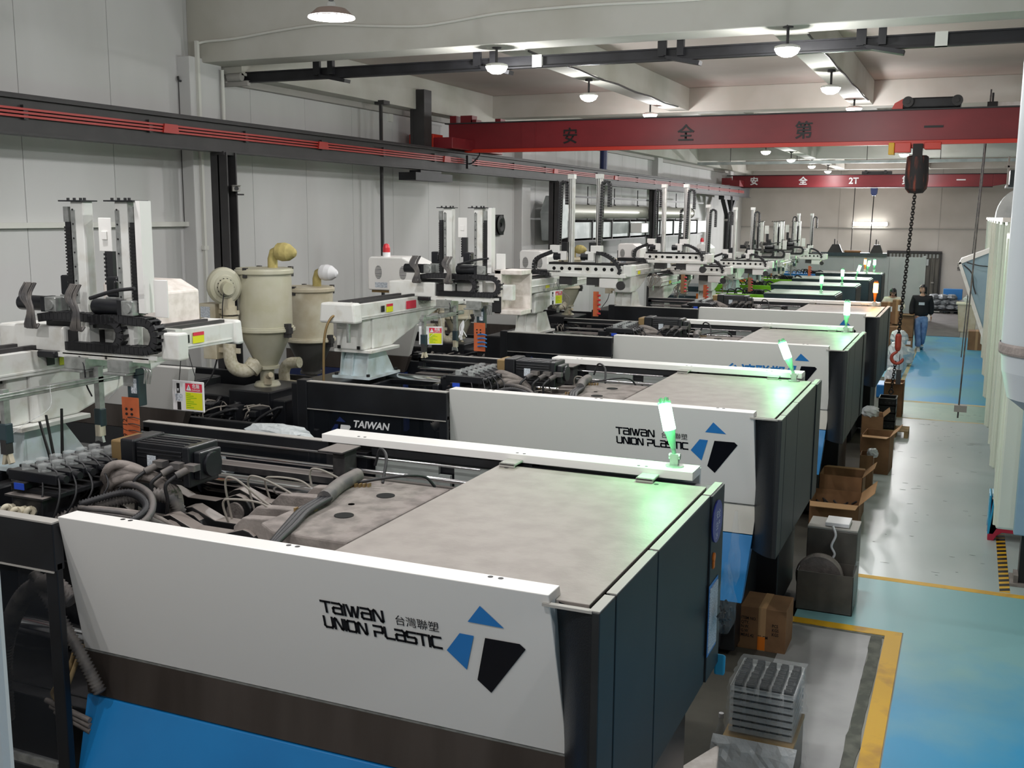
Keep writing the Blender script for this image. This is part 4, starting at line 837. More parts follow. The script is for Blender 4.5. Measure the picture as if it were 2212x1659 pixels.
    # vertical arms
    for i, (xa, s) in enumerate(((A(-4.29, 0)[0], -1), (A(-3.99, 0)[0], 1))):
        ztop = A(0, 3.5)[1]; zlo = A(0, 2.62)[1]
        a = P(MB().box(xa-.045, yh-.03, zlo, xa+.05, yh+.05, ztop), 'vertical_arm', 'offwhite', bev=.004)
        P(MB().box(xa-.04, yh-.036, 2.9, xa-.01, yh-.03, ztop-.05), 'guide_rail', 'alu', a)
        mb = MB(); [mb.cyl((xa-.025, yh-.038, z), (xa-.025, yh-.036, z), .006, 8) for z in [2.95+.085*q for q in range(7)]]; P(mb, 'rail_screw_holes', 'ink', a)
        bx = xa+s*.085 if s > 0 else xa-.075
        P(MB().box(bx-.02, yh-.03, 2.85, bx+.02, yh+.04, ztop-.12), 'cable_channel', 'cable', a)
        mb = MB(); [mb.box(bx-.024, yh-.036, 2.87+q*.02, bx+.024, yh-.028, 2.88+q*.02) for q in range(int((ztop-3.0)/.02))]; P(mb, 'channel_ribs', 'ink', a, kind='stuff')
        if s > 0: P(MB().box(bx+.025, yh-.04, 2.86, bx+.07, yh+.05, ztop+.005), 'side_cover', 'white', a)
        P(MB().box(bx-.02, yh-.04, ztop-.12, bx+.018, yh-.02, ztop-.03), 'clamp_plate', 'alu', a)
        P(MB().box(xa-.11 if s < 0 else xa-.1, yh-.06, ztop, xa+.07 if s < 0 else xa+.12, yh+.07, ztop+.008), 'top_plate', 'black', a)
        mb = MB(); [mb.cyl((xa+q, yh-.02, ztop+.008), (xa+q, yh-.02, ztop+.022), .009, 8) for q in (-.07, -.02, .03, .06)]; P(mb, 'top_bolts', 'ink', a)
        # motors
        zm = A(0, 2.96)[1]; x_m = A((-4.72, -4.19)[i], 0)[0]; mb = MB(); servo(mb, x_m, yh-.03, zm, .24, .047); mo = P(mb, 'servo_motor', 'black', a, bev=.004)
        P(MB().box(x_m-.004, yh-.05, zm-.02, x_m-.001, yh-.02, zm+.02), 'motor_label', 'yellow', a)
        P(MB().box(x_m+.24, yh-.08, zm-.045, x_m+.33, yh+.02, zm+.045).cyl((x_m+.29, yh-.08, zm+.0), (x_m+.29, yh-.09, zm), .03, 12), 'gearbox', 'alu', a, bev=.006)
        xv = A((-4.44, -4.12)[i], 0)[0]; zv = A(0, 2.99)[1]
        P(MB().box(xv-.045, yh+.02, zv+.02, xv+.045, yh+.1, zv+.14).box(xv+.03, yh+.0, zv+.05, xv+.05, yh+.03, zv+.12), 'lift_motor', 'black', a, bev=.012)
        P(MB().box(xv-.055, yh+.02, zv-.08, xv+.06, yh+.1, zv+.02), 'lift_gearbox', 'alu', a, bev=.005)
        P(MB().box(xv-.12, yh-.02, zv-.12, xv+.16, yh+.1, zv-.09).box(xv-.16, yh-.0, zt, xv+.1, yh+.1, zt+.03), 'slide_plate', 'black', a)
        mb = MB(); Rr = random.Random(i+3)
        xc = xv-.13
        for q in range(12):
            o = Rr.uniform(-.045, .045); hose(mb, [(xc+o, yh-.13, zv+.1), (xc-.03+o, yh-.15, zv+.02), (xc+.02+o*.5, yh-.16, zv-.06), (xc+o, yh-.15, zv-.17), (xc+.04, yh-.12, zt+.02)], .007, n=5, k=4)
        P(mb, 'cable_bundle', 'rubber', a)
        # lower slide + tool
        P(MB().box(xa-.1, yh-.1, zb-.085, xa+.07, yh+.08, zb-.012).box(xa-.12, yh-.12, zb-.1, xa+.06, yh+.1, zb-.085), 'lower_slide', 'alu', a, bev=.004)
        P(MB().box(xa-.03, yh-.05, zb-.17, xa+.045, yh+.0, zb-.1), 'tool_flange', 'alu', a)
    # plates between the arms
    xp, zp = A(-4.18, 3.33)
    P(MB().box(xp-.05, yh+.06, zp-.1, xp+.05, yh+.065, zp+.1).box(xp-.02, yh+.05, zp-.03, xp+.02, yh+.06, zp+.02), 'arm_stop_plate', 'white', bev=.003)
    mb = MB().box(xp-.01, yh+.06, zp-.3, xp+.05, yh+.09, zp-.1); [mb.box(xp-.015, yh+.055, zp-.3+q*.025, xp+.0, yh+.09, zp-.287+q*.025) for q in range(8)]; P(mb, 'arm_chain', 'cable')
    xp, zp = A(-3.78, 3.02); P(MB().box(xp-.05, yh+.0, zp-.12, xp+.05, yh+.01, zp+.1), 'arm_stop_plate', 'white', bev=.003)
    mb = MB(); hose(mb, [(A(-4.15, 0)[0], yh-.12, zv+.02), (A(-3.98, 0)[0], yh-.13, zv+.07), (A(-3.85, 0)[0], yh-.12, zv+.09)], .012, n=6); P(mb, 'air_hose', 'cable')
    # tooling: arm 1 carries a bar with grippers, arm 2 an orange plate
    x1_, x2_ = A(-4.22, 0)[0], A(-3.96, 0)[0]; z1 = 3.45-(3.45-2.55)*f
    P(MB().box(x1_-.02, yh-.03, z1-.17, x1_+.02, yh+.01, z1+.1), 'tool_arm', 'alu')
    g = P(MB().box(x1_-.025, yh-.04, z1-.27, x1_+.03, yh+.01, z1-.16), 'gripper', 'teal', bev=.005)
    P(MB().box(x1_-.015, yh-.045, z1-.33, x1_+.025, yh+.0, z1-.26), 'gripper_body', 'cream', g); P(MB().prism([(x1_-.03, z1-.33), (x1_+.02, z1-.33), (x1_+.03, z1-.37), (x1_-.01, z1-.36), (x1_-.035, z1-.37)], 'y', yh-.03, yh-.01), 'gripper_jaw', 'alu', g)
    if near:
        bar = P(MB().box(x1_-.02, yh-.75, z1+.0, x1_+.02, yh+.15, z1+.04).box(x1_-.024, yh-.752, z1+.015, x1_+.024, yh+.15, z1+.025), 'extrusion_bar', 'alu', bev=.003)
        P(MB().box(x1_-.015, yh-.72, z1-.14, x1_+.015, yh-.68, z1+.06), 'tool_arm', 'alu')
        g = P(MB().box(x1_-.025, yh-.73, z1-.24, x1_+.03, yh-.68, z1-.13), 'gripper', 'teal', bev=.005)
        P(MB().box(x1_-.015, yh-.735, z1-.3, x1_+.025, yh-.685, z1-.22), 'gripper_body', 'darksteel', g); P(MB().prism([(x1_-.0, z1-.29), (x1_+.02, z1-.29), (x1_-.0, z1-.36), (x1_-.02, z1-.36)], 'y', yh-.73, yh-.7).prism([(x1_+.0, z1-.29), (x1_+.02, z1-.29), (x1_+.04, z1-.35), (x1_+.02, z1-.36)], 'y', yh-.72, yh-.69), 'gripper_jaw', 'cream', g)
        mb = MB(); hose(mb, [(x1_+.02, yh-.4, z1+.04), (x1_+.06, yh-.45, z1-.08), (x1_+.03, yh-.6, z1-.15), (x1_+.02, yh-.7, z1-.2)], .003, n=5); hose(mb, [(x1_+.06, yh, z1-.1), (x1_+.14, yh, z1-.02), (x1_+.15, yh, z1+.1), (x1_+.08, yh, z1+.18)], .004, n=5); P(mb, 'air_tube', 'clear')
        mb = MB(); hose(mb, [(x1_-.1, yh-.06, z1+.17), (x1_-.02, yh-.1, z1+.12), (x1_-.03, yh-.08, z1+.0), (x1_-.01, yh-.06, z1-.08)], .005, n=5); P(mb, 'sensor_cable', 'cable')
    P(MB().box(x2_-.045, yh-.04, z1-.12, x2_+.04, yh+.03, z1+.07).box(x2_-.04, yh-.05, z1+.07, x2_+.04, yh+.03, z1+.11), 'vacuum_head', 'teal', bev=.005)
    P(MB().box(x2_-.01, yh-.046, z1-.04, x2_+.03, yh-.041, z1+.05), 'head_label', 'label')
    mb = MB(); [hose(mb, [(x2_+.05, yh-.02, z1+.12), (x2_+.08+q*.02, yh-.02, z1+.1), (x2_+.07+q*.02, yh-.02, z1+.02)], .006, n=5) for q in range(3)]; P(mb, 'air_fittings', 'alu')
    if orange:
        op = P(MB().box(x2_-.055, yh-.08, z1-.35, x2_+.07, yh-.072, z1-.06), 'orange_plate', 'orange')
        mb = MB(); [mb.cyl((x2_+q, yh-.085, z1-.13-w), (x2_+q, yh-.08, z1-.13-w), .008, 8) for q in (-.02, .02) for w in (0, .03)]; P(mb, 'plate_holes', 'ink', op)
        mb = MB()
        for q in range(4):
            hose(mb, [(x2_-.01, yh-.085, z1-.3+q*.04), (x2_+.06, yh-.11, z1-.29+q*.04), (x2_+.1, yh-.1, z1-.3+q*.04)], .003 if near == 1 else .007, n=5)
        P(mb, 'moulded_parts', 'darksteel' if near == 1 else 'inkblue', op)
        if near == 1: font_text('89 / 12', .05, 'ink', basis((x2_-.02-off[0], yh-.082-off[1], z1-.33-off[2]), (0, 0, 1), (-1, 0, 0)), 'handwriting', op)
    mb = MB(); Rr = random.Random(9)
    for q in range(8): hose(mb, [(x1_+.1, yh-.03, z1-.05), (x1_+.08+Rr.uniform(-.03, .03), yh-.03, z1-.12), (x1_+.1+Rr.uniform(-.05, .05), yh-.04, z1-.22+Rr.uniform(-.04, .04))], .006, n=4, k=3)
    if near == 2: P(mb, 'moulded_parts', 'inkwhite')
    return root
RA = robot_a(3.53, 1.29, 'nearest white robot with two tall arms at far left over the nearest machine', 1)
RB = robot_a(7.6, 2.1, 'second white robot with two tall arms and black drag chains, red alarm lamp beside it', 2)
danger_sign((-4.32, 5.0, 2.435), .0, 'danger sign with red and yellow panels hung on chains at the nearest robot', .2)
danger_sign((-4.98, 9.4, 2.32), .35, 'tilted danger sign hung by the second robot with blue parts in front', .1)
def control_cabinet(loc, lab, w=.5, beaconed=False, label_txt=None, m_='white'):
    r = empty('control_cabinet', loc); tag(r, lab, 'cabinet')
    MB().prism([(0, 0), (w*.95, 0), (w, .06), (w, .3), (w*.7, .38), (.03, .38), (0, .35)], 'y', 0, .45).out('cabinet_body', m_, r, bev=.015)
    for x in (w*.22, w*.72):
        mb = MB(); [mb.box(x-.045*math.sqrt(max(.02, 1-((q-6)/6.5)**2)), -.004, .13+q*.012, x+.045*math.sqrt(max(.02, 1-((q-6)/6.5)**2)), .0, .135+q*.012) for q in range(13)]; mb.out('vent_grille', 'darksteel', r)
    MB().box(w*.15, -.003, .03, w*.4, 0, .09).out('label_frame', 'label', r)
    MB().box(.02, .05, -.03, w*.9, .4, 0).out('cabinet_foot', 'gold', r)
    for x in (w*.55, w*.75): MB().cyl((x, -.02, -.06), (x, -.02, .0), .014, 10).out('amber_lamp', 'orangesticker', r)
    MB().box(-.04, .1, .1, 0, .16, .25).out('side_handle', 'ink', r)
    MB().box(w*.5, .1, -.06, w*.5+.55, .2, -.02).out('cabinet_bracket', 'darksteel', r)
    if beaconed:
        MB().lathe([(.045, .38), (.045, .43), (.001, .43)], (w*.3, .1, 0), n=18).out('beacon_base', 'inkwhite', r)
        MB().lathe([(.042, .43), (.042, .48), (.03, .52), (.001, .53)], (w*.3, .1, 0), n=18).out('beacon_dome', 'red', r)
    return r
control_cabinet((-6.35, 10.45, 2.58), 'white cabinet with round vents and red alarm lamp behind the second robot', .64, True)
control_cabinet((-6.1, 6.15, 2.55), 'white dusty cabinet cut by the left edge behind the nearest robot', .55, m_='whitedusty')
# ---- second robot type: long punched beam and tall single arms
def robot_b(y0, dyh, label, f, grp, orange='orange'):
    yh = y0+dyh; off = (-5.4, y0+1.25, 1.86); root = empty('take_out_robot', off); tag(root, label, 'robot', 'white take-out robots above the moulding machines')
    def P(mb, name, m, par=None, **kw): return mb.out(name, m, par or root, off=off, **kw)
    A = lambda x, z: (x*f, 3.45-(3.45-z)*f); yb = y0
    mb = MB().box(-5.66, yb+1.02, 1.86, -5.24, yb+1.62, 1.885)
    for x in (-5.6, -5.47, -5.3): mb.prism([(yb+1.06, 1.885), (yb+1.58, 1.885), (yb+1.4, 2.14), (yb+1.1, 2.14)], 'x', x, x+.014)
    mb.add([(-5.62, yb+1.08, 1.885), (-5.28, yb+1.08, 1.885), (-5.3, yb+1.14, 2.14), (-5.56, yb+1.14, 2.14)], [(0, 1, 2, 3)])
    P(mb, 'pedestal', 'offwhite')
    P(MB().box(-5.58, yb+.98, 2.14, -5.28, yb+1.3, 2.42).prism([(yb+1.3, 2.14), (yb+1.6, 2.2), (yb+2.2, 2.42), (yb+1.3, 2.42)], 'x', -5.56, -5.3), 'support_block', 'offwhite', bev=.02)
    b = P(MB().box(-5.54, yb+.7, 2.42, -5.26, yb+3.2, 2.6).box(-5.55, yb+.7, 2.5, -5.25, yb+3.2, 2.52), 'traverse_beam', 'offwhite', bev=.02)
    P(MB().box(-5.48, yb+.8, 2.6, -5.44, yb+3.1, 2.625).box(-5.36, yb+.8, 2.6, -5.32, yb+3.1, 2.625), 'guide_rail', 'darksteel', b)
    P(MB().box(-5.258, yb+1.3, 2.44, -5.25, yb+1.42, 2.5), 'warning_label', 'yellow', b)
    x0, z0 = A(-4.95, 2.71); x1, _ = A(-3.94, 2.71); zt = 3.45-(3.45-2.84)*f
    P(MB().box(x0-.5, yh-.1, z0-.02, x0+.2, yh+.2, z0+.04), 'carriage', 'black')
    h = P(MB().box(x0, yh-.1, z0, x1, yh+.12, zt-.015).box(x0+.05, yh-.14, z0-.035, x1+.05, yh+.1, z0+.02), 'kick_beam', 'offwhite', bev=.008)
    for x in (-4.85, -4.745, -4.64, -4.40, -4.29, -4.18, -4.08): p = A(x, 2.778); P(MB().cyl((p[0], yh-.104, p[1]), (p[0], yh-.101, p[1]), .024, 16), 'beam_hole', 'void', h)
    P(MB().box(A(-4.575, 0)[0], yh-.104, A(0, 2.76)[1], A(-4.475, 0)[0], yh-.101, A(0, 2.79)[1]), 'beam_slot', 'void', h)
    P(MB().box(x0+.02, yh-.08, zt-.015, x1+.06, yh+.12, zt+.015), 'black_rail', 'ink', h)
    P(MB().box(x1, yh-.1, z0-.02, x1+.12, yh+.12, zt), 'end_box', 'offwhite', h, bev=.015)
    for i, xa in enumerate((-4.66, -4.295)):
        xa = xa*f; ztop = 3.45+.5*f
        a = P(MB().box(xa-.035, yh-.02, 2.5, xa-.005, yh+.05, ztop).box(xa+.005, yh-.02, 2.5, xa+.032, yh+.05, ztop), 'vertical_arm', 'offwhite')
        P(MB().box(xa-.005, yh-.01, 2.6, xa+.005, yh+.05, ztop-.02).box(xa-.028, yh-.024, 2.8, xa-.018, yh-.02, ztop-.02), 'arm_rail', 'darksteel', a)
        P(MB().box(xa-.05, yh-.03, ztop-.06, xa+.04, yh+.06, ztop), 'top_block', 'offwhite', a)
        s = -1 if i == 0 else 1
        xl, xr = (xa-.09, xa-.19) if i == 0 else (xa+.09, xa+.02); zc = 3.45+.36*f
        path = [(xa+s*.055, zc-.25)]+[(xa+s*(.1-.045*math.cos(t)), zc+.05*math.sin(t)) for t in [PI*q/8 for q in range(9)]]+[(xa+s*(.17 if i == 0 else .06), 2.98)]
        if i: path = [(xa+.15, zc-.28)]+[(xa+.1+.05*math.cos(t), zc+.05*math.sin(t)) for t in [PI*q/8 for q in range(9)]]+[(xa+.03, 2.98)]
        drag_chain(path, .035, .035, yh-.06, 'drag_chain', root, off, links=False)
        zq = 3.45-(3.45-3.07)*f
        P(MB().box(xa-.26 if i == 0 else xa-.07, yh-.12, zq-.1, xa-.12 if i == 0 else xa+.07, yh, zq+.0).box(xa-.14, yh-.13, zq-.2, xa-.02, yh-.08, zq-.08), 'motor_cover', 'white', a, bev=.006)
        P(MB().box(xa-.1, yh-.1, zq-.1, xa-.02, yh-.02, zq+.04).cyl((xa-.2, yh-.1, zq-.15), (xa-.1, yh-.1, zq-.15), .05, 14), 'servo_motor', 'black', a, bev=.006)
        P(MB().add([(xa-.23+.12*i, yh-.125, zq-.18), (xa-.17+.12*i, yh-.125, zq-.18), (xa-.2+.12*i, yh-.125, zq-.12)], [(0, 1, 2)]), 'warning_mark', 'inkwhite', a)
        P(MB().box(xa-.12, yh-.11, z0-.14, xa+.06, yh+.1, z0-.03), 'lower_slide', 'darksteel', a)
    zmid = (z0+zt)/2
    xl = A(-5.12, 0)[0]; path = [(x0+.08, z0-.02), (x0, z0-.01), (xl+.03, z0+.03), (xl, zmid+.03), (xl+.04, zt+.06), (x0+.04, zt+.14), (x0+.12, zt+.17)]
    Q = [(p.x, p.z) for p in spline([(a, 0, b_) for a, b_ in path], 5)]; drag_chain(Q, .045, .04, yh-.14, 'drag_chain', root, off, links=False)
    path = [(A(-4.28, 0)[0], zt+.15), (A(-4.18, 0)[0], zt+.13), (A(-4.05, 0)[0], zt+.05), (A(-3.97, 0)[0], zmid), (A(-4.0, 0)[0], z0-.01)]
    Q = [(p.x, p.z) for p in spline([(a, 0, b_) for a, b_ in path], 5)]; drag_chain(Q, .045, .04, yh-.14, 'drag_chain', root, off, links=False)
    xw, zw = A(-4.24, 2.67); P(MB().box(xw, yh-.12, zw-.13, xw+.26, yh+.1, zw), 'tool_box', 'white', bev=.01); P(MB().cyl((xw+.3, yh-.13, zw-.09), (xw+.3, yh-.1, zw-.09), .06, 16), 'box_fan', 'darksteel')
    xo, zo = A(-4.3, 2.5); P(MB().box(xo-.02, yh-.1, zo-.33, xo+.055, yh-.09, zo), 'orange_plate', orange)
    mb = MB(); [mb.cyl((xo+.05, yh-.12, zo-.05-q*.06), (xo+.09, yh-.12, zo-.05-q*.06), .014, 8) for q in range(5)]; P(mb, 'moulded_parts', 'red')
    xb = A(-4.8, 0)[0]; P(MB().box(xb-.01, yh-.6, zo+.02, xb+.02, yh+.4, zo+.05).box(xb-.01, yh-.1, zo-.3, xb+.02, yh-.07, zo+.15), 'extrusion_bar', 'alu')
    mb = MB(); Rr = random.Random(4); [hose(mb, [(xb+.03, yh-.1, zo), (xb+Rr.uniform(-.1, .2), yh-.1, zo-.1), (xb+Rr.uniform(-.1, .2), yh-.1, zo-.25)], .006, n=4, k=3) for q in range(6)]; P(mb, 'air_tubes', 'cablegrey')
    return root
RC = robot_b(11.95, 1.4, 'third robot with a punched white beam and very tall twin arms crossing the runway', 1.06, '')
RD = robot_b(16.25, 2.05, 'fourth robot with a punched beam and tall arms left of the red far crane', 1.08, '', 'carton')
danger_sign((-5.05, 13.1, 2.45), 1.2, 'small yellow danger sign turned edge-on below the third robot', .1)
control_cabinet((-6.1, 14.3, 2.55), 'plain white cabinet left of the third robot', .45)
control_cabinet((-6.0, 18.7, 2.55), 'white cabinet between the third and fourth robots', .42)
# white frame box standing beside the second robot
o = empty('arm_end_frame', (-4.25, 9.75, 2.45)); tag(o, 'open cream frame box at the right end of the second robot', 'frame')
MB().box(-.14, -.1, .4, .16, .18, .45).box(-.14, -.1, 0, .16, .18, .05).box(-.14, .14, 0, .16, .18, .45).box(-.14, -.1, 0, -.06, .18, .45).out('frame_body', 'whitedusty', o, bev=.01)
MB().box(-.16, -.105, .02, -.06, -.1, .18).out('black_plate', 'ink', o)
# ------------------------------------------------------------------ hopper dryers
def hopper(loc, s, label, body='beige', cone='beige', bagm='bag', blower=True, base=True, rz=0):
    r = empty('hopper_dryer', loc, rz); r.scale = (s*.9, s*.9, s); tag(r, label, 'hopper', 'cream hopper dryers of the moulding machines')
    b = MB().lathe([(.305, .56), (.315, .57), (.315, .6), (.3, .605), (.3, 1.14), (.31, 1.15), (.31, 1.19), (.001, 1.2)], (0, 0, 0), n=36).out('barrel', body, r)
    MB().lathe([(.318, 1.13), (.325, 1.14), (.325, 1.17), (.318, 1.18)], (0, 0, 0), n=36).out('clamp_ring', body, b)
    MB().lathe([(.318, .55), (.33, .56), (.33, .585), (.318, .59)], (0, 0, 0), n=36).out('clamp_ring', body, b)
    MB().lathe([(.12, .2), (.3, .56)], (0, 0, 0), n=36).out('cone', cone, r)
    MB().lathe([(.14, .17), (.14, .2), (.12, .2), (.08, .17), (.08, .04), (.13, .03), (.15, .0), (.15, -.02)], (0, 0, 0), n=24).out('neck', cone, r)
    MB().box(.06, -.14, .02, .12, -.08, .1).cyl((.07, -.1, .09), (.17, -.16, .13), .03, 12).out('drain_valve', 'cream', r)
    MB().box(.29, -.06, .5, .35, -.0, .64).box(.31, -.07, .54, .36, .01, .6).out('latch', 'darksteel', r)
    for a in (.9, 2.4, 4.6): MB().box(.3*math.cos(a)-.02, .3*math.sin(a)-.02, 1.1, .3*math.cos(a)+.03, .3*math.sin(a)+.02, 1.2).out('lid_clip', 'darksteel', r)
    mb = MB(); mb.tube([(.12, 0, 1.18), (.12, 0, 1.28), (.14, 0, 1.34), (.2, 0, 1.36)], .055, 14); eb = mb.out('vent_elbow', 'bag', r)
    mb = MB(); mb.lathe([(.055, 0), (.085, .03), (.095, .1), (.085, .17), (.04, .25), (.002, .27)], (.17, 0, 1.36), (1, 0, -.06), 14); mb.out('filter_bag', bagm, r)
    if blower:
        bl = MB().lathe([(.001, -.08), (.15, -.08), (.185, -.05), (.185, .03), (.16, .06), (.12, .065), (.11, .08), (.001, .08)], (-.24, -.4, 1.02), (.75, -.66, -.05), 28).out('blower', body, r)
        MB().lathe([(.085, .07), (.085, .12), (.065, .12), (.065, .24), (.06, .26), (.001, .26)], (-.24, -.4, 1.02), (.75, -.66, -.05), 18).out('blower_motor', body, bl)
        mb = MB()
        for k in range(14):
            a = 2*PI*k/14; u, w, d = frame((.75, -.66, -.05)); c = Vector((-.24, -.4, 1.02))+d*.085+(u*math.cos(a)+w*math.sin(a))*.086; mb.cyl(c, c+d*.03, .006, 5)
        mb.out('vent_slots', 'ink', bl)
        MB().box(-.27, -.46, .8, -.15, -.34, .9).cyl((-.2, -.38, .74), (-.2, -.38, .82), .085, 18).cyl((-.2, -.38, .68), (-.2, -.38, .72), .1, 18).out('blower_outlet', 'cream', r)
        mb = MB(); mb.tube(spline([(-.2, -.38, .72), (-.2, -.39, .5), (-.2, -.39, .3), (-.16, -.36, .2), (-.08, -.26, .17), (-.02, -.14, .22)], 6), .07, 16); mb.out('hot_air_pipe', 'pipe', r)
        MB().cyl((-.06, -.22, .17), (-.03, -.16, .24), .095, 16).out('pipe_flange', 'pipe', r)
        cb = MB().box(-.58, -.42, .66, -.36, -.2, .84).out('control_box', 'cream', r, bev=.006)
        MB().box(-.56, -.424, .7, -.43, -.42, .81).out('box_label', 'label', cb); MB().box(-.56, -.423, .675, -.43, -.4205, .685).out('box_switches', 'ink', cb)
        c2 = MB().box(-.56, -.4, .28, -.38, -.2, .45).out('control_box', 'cream', r, bev=.006)
        MB().box(-.45, -.36, .35, -.1, -.33, .4).box(-.45, -.36, .74, -.1, -.33, .78).out('box_bracket', 'cream', r)
        mb = MB(); hose(mb, [(-.14, -.52, 1.0), (-.15, -.55, .85), (-.2, -.5, .7), (-.3, -.42, .68)], .006, n=5); hose(mb, [(-.45, -.3, .28), (-.5, -.35, .1), (-.65, -.4, -.1)], .01, n=5); mb.out('power_cable', 'cable', r)
    MB().box(-.2, -.2, -loc[2]/s, .2, .2, -.1).out('stand', 'black', r)
    if base: MB().box(-.2, -.2, -.1, .2, .2, -.02).box(-.35, -.25, -.14, .3, .2, -.1).out('mounting_block', 'black', r, bev=.008)
    return r
hopper((-6.53, 8.75, 1.71), 1, 'large pale hopper dryer with side blower and yellow filter bag')
hopper((-7.02, 10.25, 1.42), 1.0, 'second hopper dryer with dark grey cone right behind the large one', 'cream', 'greycone', 'inkwhite', blower=False)
hopper((-6.5, 13.1, 1.6), .75, 'smaller hopper dryer half hidden below the second robot', 'cream', 'beige')
hopper((-6.5, 17.45, 1.7), .85, 'hopper dryer with round blower behind the third robot', 'cream', 'beige')
r = empty('material_loader', (-6.75, 9.35, 1.42)); tag(r, 'small cream material loader with an elbow pipe beside the large hopper', 'loader')
MB().lathe([(.09, -.2), (.12, .0), (.12, .18), (.17, .19), (.17, .22), (.001, .23)], (0, 0, 0), n=20).out('loader_body', 'cream', r)
mb = MB(); mb.tube(spline([(0, 0, .22), (.0, 0, .34), (.06, 0, .42), (.2, 0, .44)], 5), .06, 12); mb.out('loader_elbow', 'pipe', r)
MB().box(.0, -.13, .05, .06, -.11, .11).out('orange_label', 'orangesticker', r)
r = crumple('plastic_bag', (-4.95, 6.75, 1.72), (.3, .12, .07), 'filmw', 'crumpled white plastic bag on the ledge behind the nearest machine', 'bag', 3)
r = crumple('plastic_bag', (-5.05, 5.95, 1.6), (.26, .1, .16), 'filmw', 'pale plastic sack seen through the rear window of the nearest machine', 'bag', 6)
o = MB().cyl((-5.62, 6.6, 1.5), (-5.62, 6.6, 1.63), .035, 14).out('clear_cup', 'clear'); tag(o, 'small clear cup with blue fluid hanging on the black unit', 'cup'); MB().cyl((-5.62, 6.6, 1.5), (-5.62, 6.6, 1.55), .033, 14).out('blue_fluid', 'inkblue', o)
for i, (x, y, a) in enumerate(((-4.98, 4.6, .03), (-5.02, 4.6, -.06), (-5.06, 4.62, -.1))):
    tag(MB().prism([(x, 1.85), (x+.02, 1.85), (x+a+.012, 2.28-.05*i), (x+a, 2.28-.05*i)], 'y', y, y+.01).out('black_strip', 'ink'), ['longest upright black strip left of the orange plate', 'middle upright black strip left of the orange plate', 'shortest leaning black strip left of the orange plate'][i], 'strip')

# ------------------------------------------------------------------ far rows: green and blue machines
def small_machine(x1, y1, xl, label, skin, lamps, dep=1.35, z=1.7, top='greytop', xg=-6.1):
    off = (-4.5, y1-dep, 0); r = empty('injection_moulding_machine', off); tag(r, label, 'machine', 'smaller green and blue moulding machines at the far end')
    def P(mb, name, m, par=None, **kw): return mb.out(name, m, par or r, off=off, **kw)
    y0 = y1-dep
    P(MB().box(xg-1.5, y0+.15, .05, x1-.3, y1-.15, .8), 'bed', 'teal')
    P(MB().box(xl, y0, .7, x1, y1, z-.02), 'clamp_housing', 'teal', bev=.01)
    P(MB().box(xl+.02, y0-.02, z-.02, x1-.03, y1+.02, z), 'top_plate', top, bev=.004)
    P(MB().box(x1-.05, y0+.02, .6, x1+.01, y1-.02, z-.06), 'end_panel', 'panel', bev=.005)
    for x in (xl+.5, (xl+x1)/2): P(MB().box(x, y0-.006, .75, x+.01, y0, z-.04), 'panel_joint', 'ink')
    g = P(MB().prism([(xg, z-.22), (xg+.05, z-.06), (xl-.0, z-.06), (xl+.05, z-.22)], 'y', y0-.02, y0+.03).box(xg, y0+.03, z-.08, xl, y0+.1, z-.055).box(xg, y1-.05, z-.22, xl, y1, z-.06), 'side_guard', skin, bev=.004)
    P(MB().box(xg+.15, y0+.25, z-.1, xl-.3, y0+.7, z-.07), 'light_cover', 'inkwhite', g)
    P(MB().box(xg-.18, y0-.03, z-.2, xg, y0-.01, z-.08), 'warning_label', 'orangesticker', g)
    P(MB().box(xg-.9, y0+.0, .7, xg-.02, y1, z-.14), 'platen_housing', 'teal', bev=.01)
    mb = MB(); Rr = random.Random(int(y1*7))
    for k in range(9):
        x = xg+.4+Rr.random()*1.0; hose(mb, [(x, y0+.2, z-.15), (x+.05, y0+.2, z+.02+.06*Rr.random()), (x+.2, y0+.25, z+.0), (x+.25, y0+.3, z-.15)], .014, n=5, k=3)
    P(mb, 'hoses', 'cable', kind='stuff')
    P(MB().box(xg+.9, y0+.35, z-.1, xg+1.3, y0+.6, z+.03), 'servo_motor', 'black', bev=.01)
    for lx, ly, lean, m, pl in lamps:
        b = beacon(r, (lx-off[0], ly-off[1], z), lean, m, pl, 1.15)
    return r
small_machine(-2.75, 26.0, -4.36, 'nearest of the green machines, with a wide grey lid and upright green lamp', 'green', [(-3.1, 24.9, (0, 0, 1), 'greenlamp', 'greenplastic')], xg=-5.75)
small_machine(-2.63, 29.3, -4.77, 'second green machine, green lamp on a small grey box', 'green', [(-3.0, 28.2, (0, 0, 1), 'greenlamp', 'greenplastic')], xg=-6.3)
small_machine(-2.57, 32.3, -4.69, 'third green machine whose green lamp leans right', 'green', [(-2.95, 31.2, (.3, 0, 1), 'greenlamp', 'greenplastic')], xg=-6.0)
small_machine(-2.5, 35.8, -4.5, 'farthest machine with navy side and shiny pale lid', 'inkblue', [(-2.95, 34.5, (.2, 0, 1), 'greenlamp', 'greenplastic'), (-2.8, 35.3, (0, 0, 1), 'greenlamp', 'greenplastic'), (-3.1, 35.5, (0, 0, 1), 'orangelamp', 'orangesticker')], top='alu', xg=-5.7)
index_children()
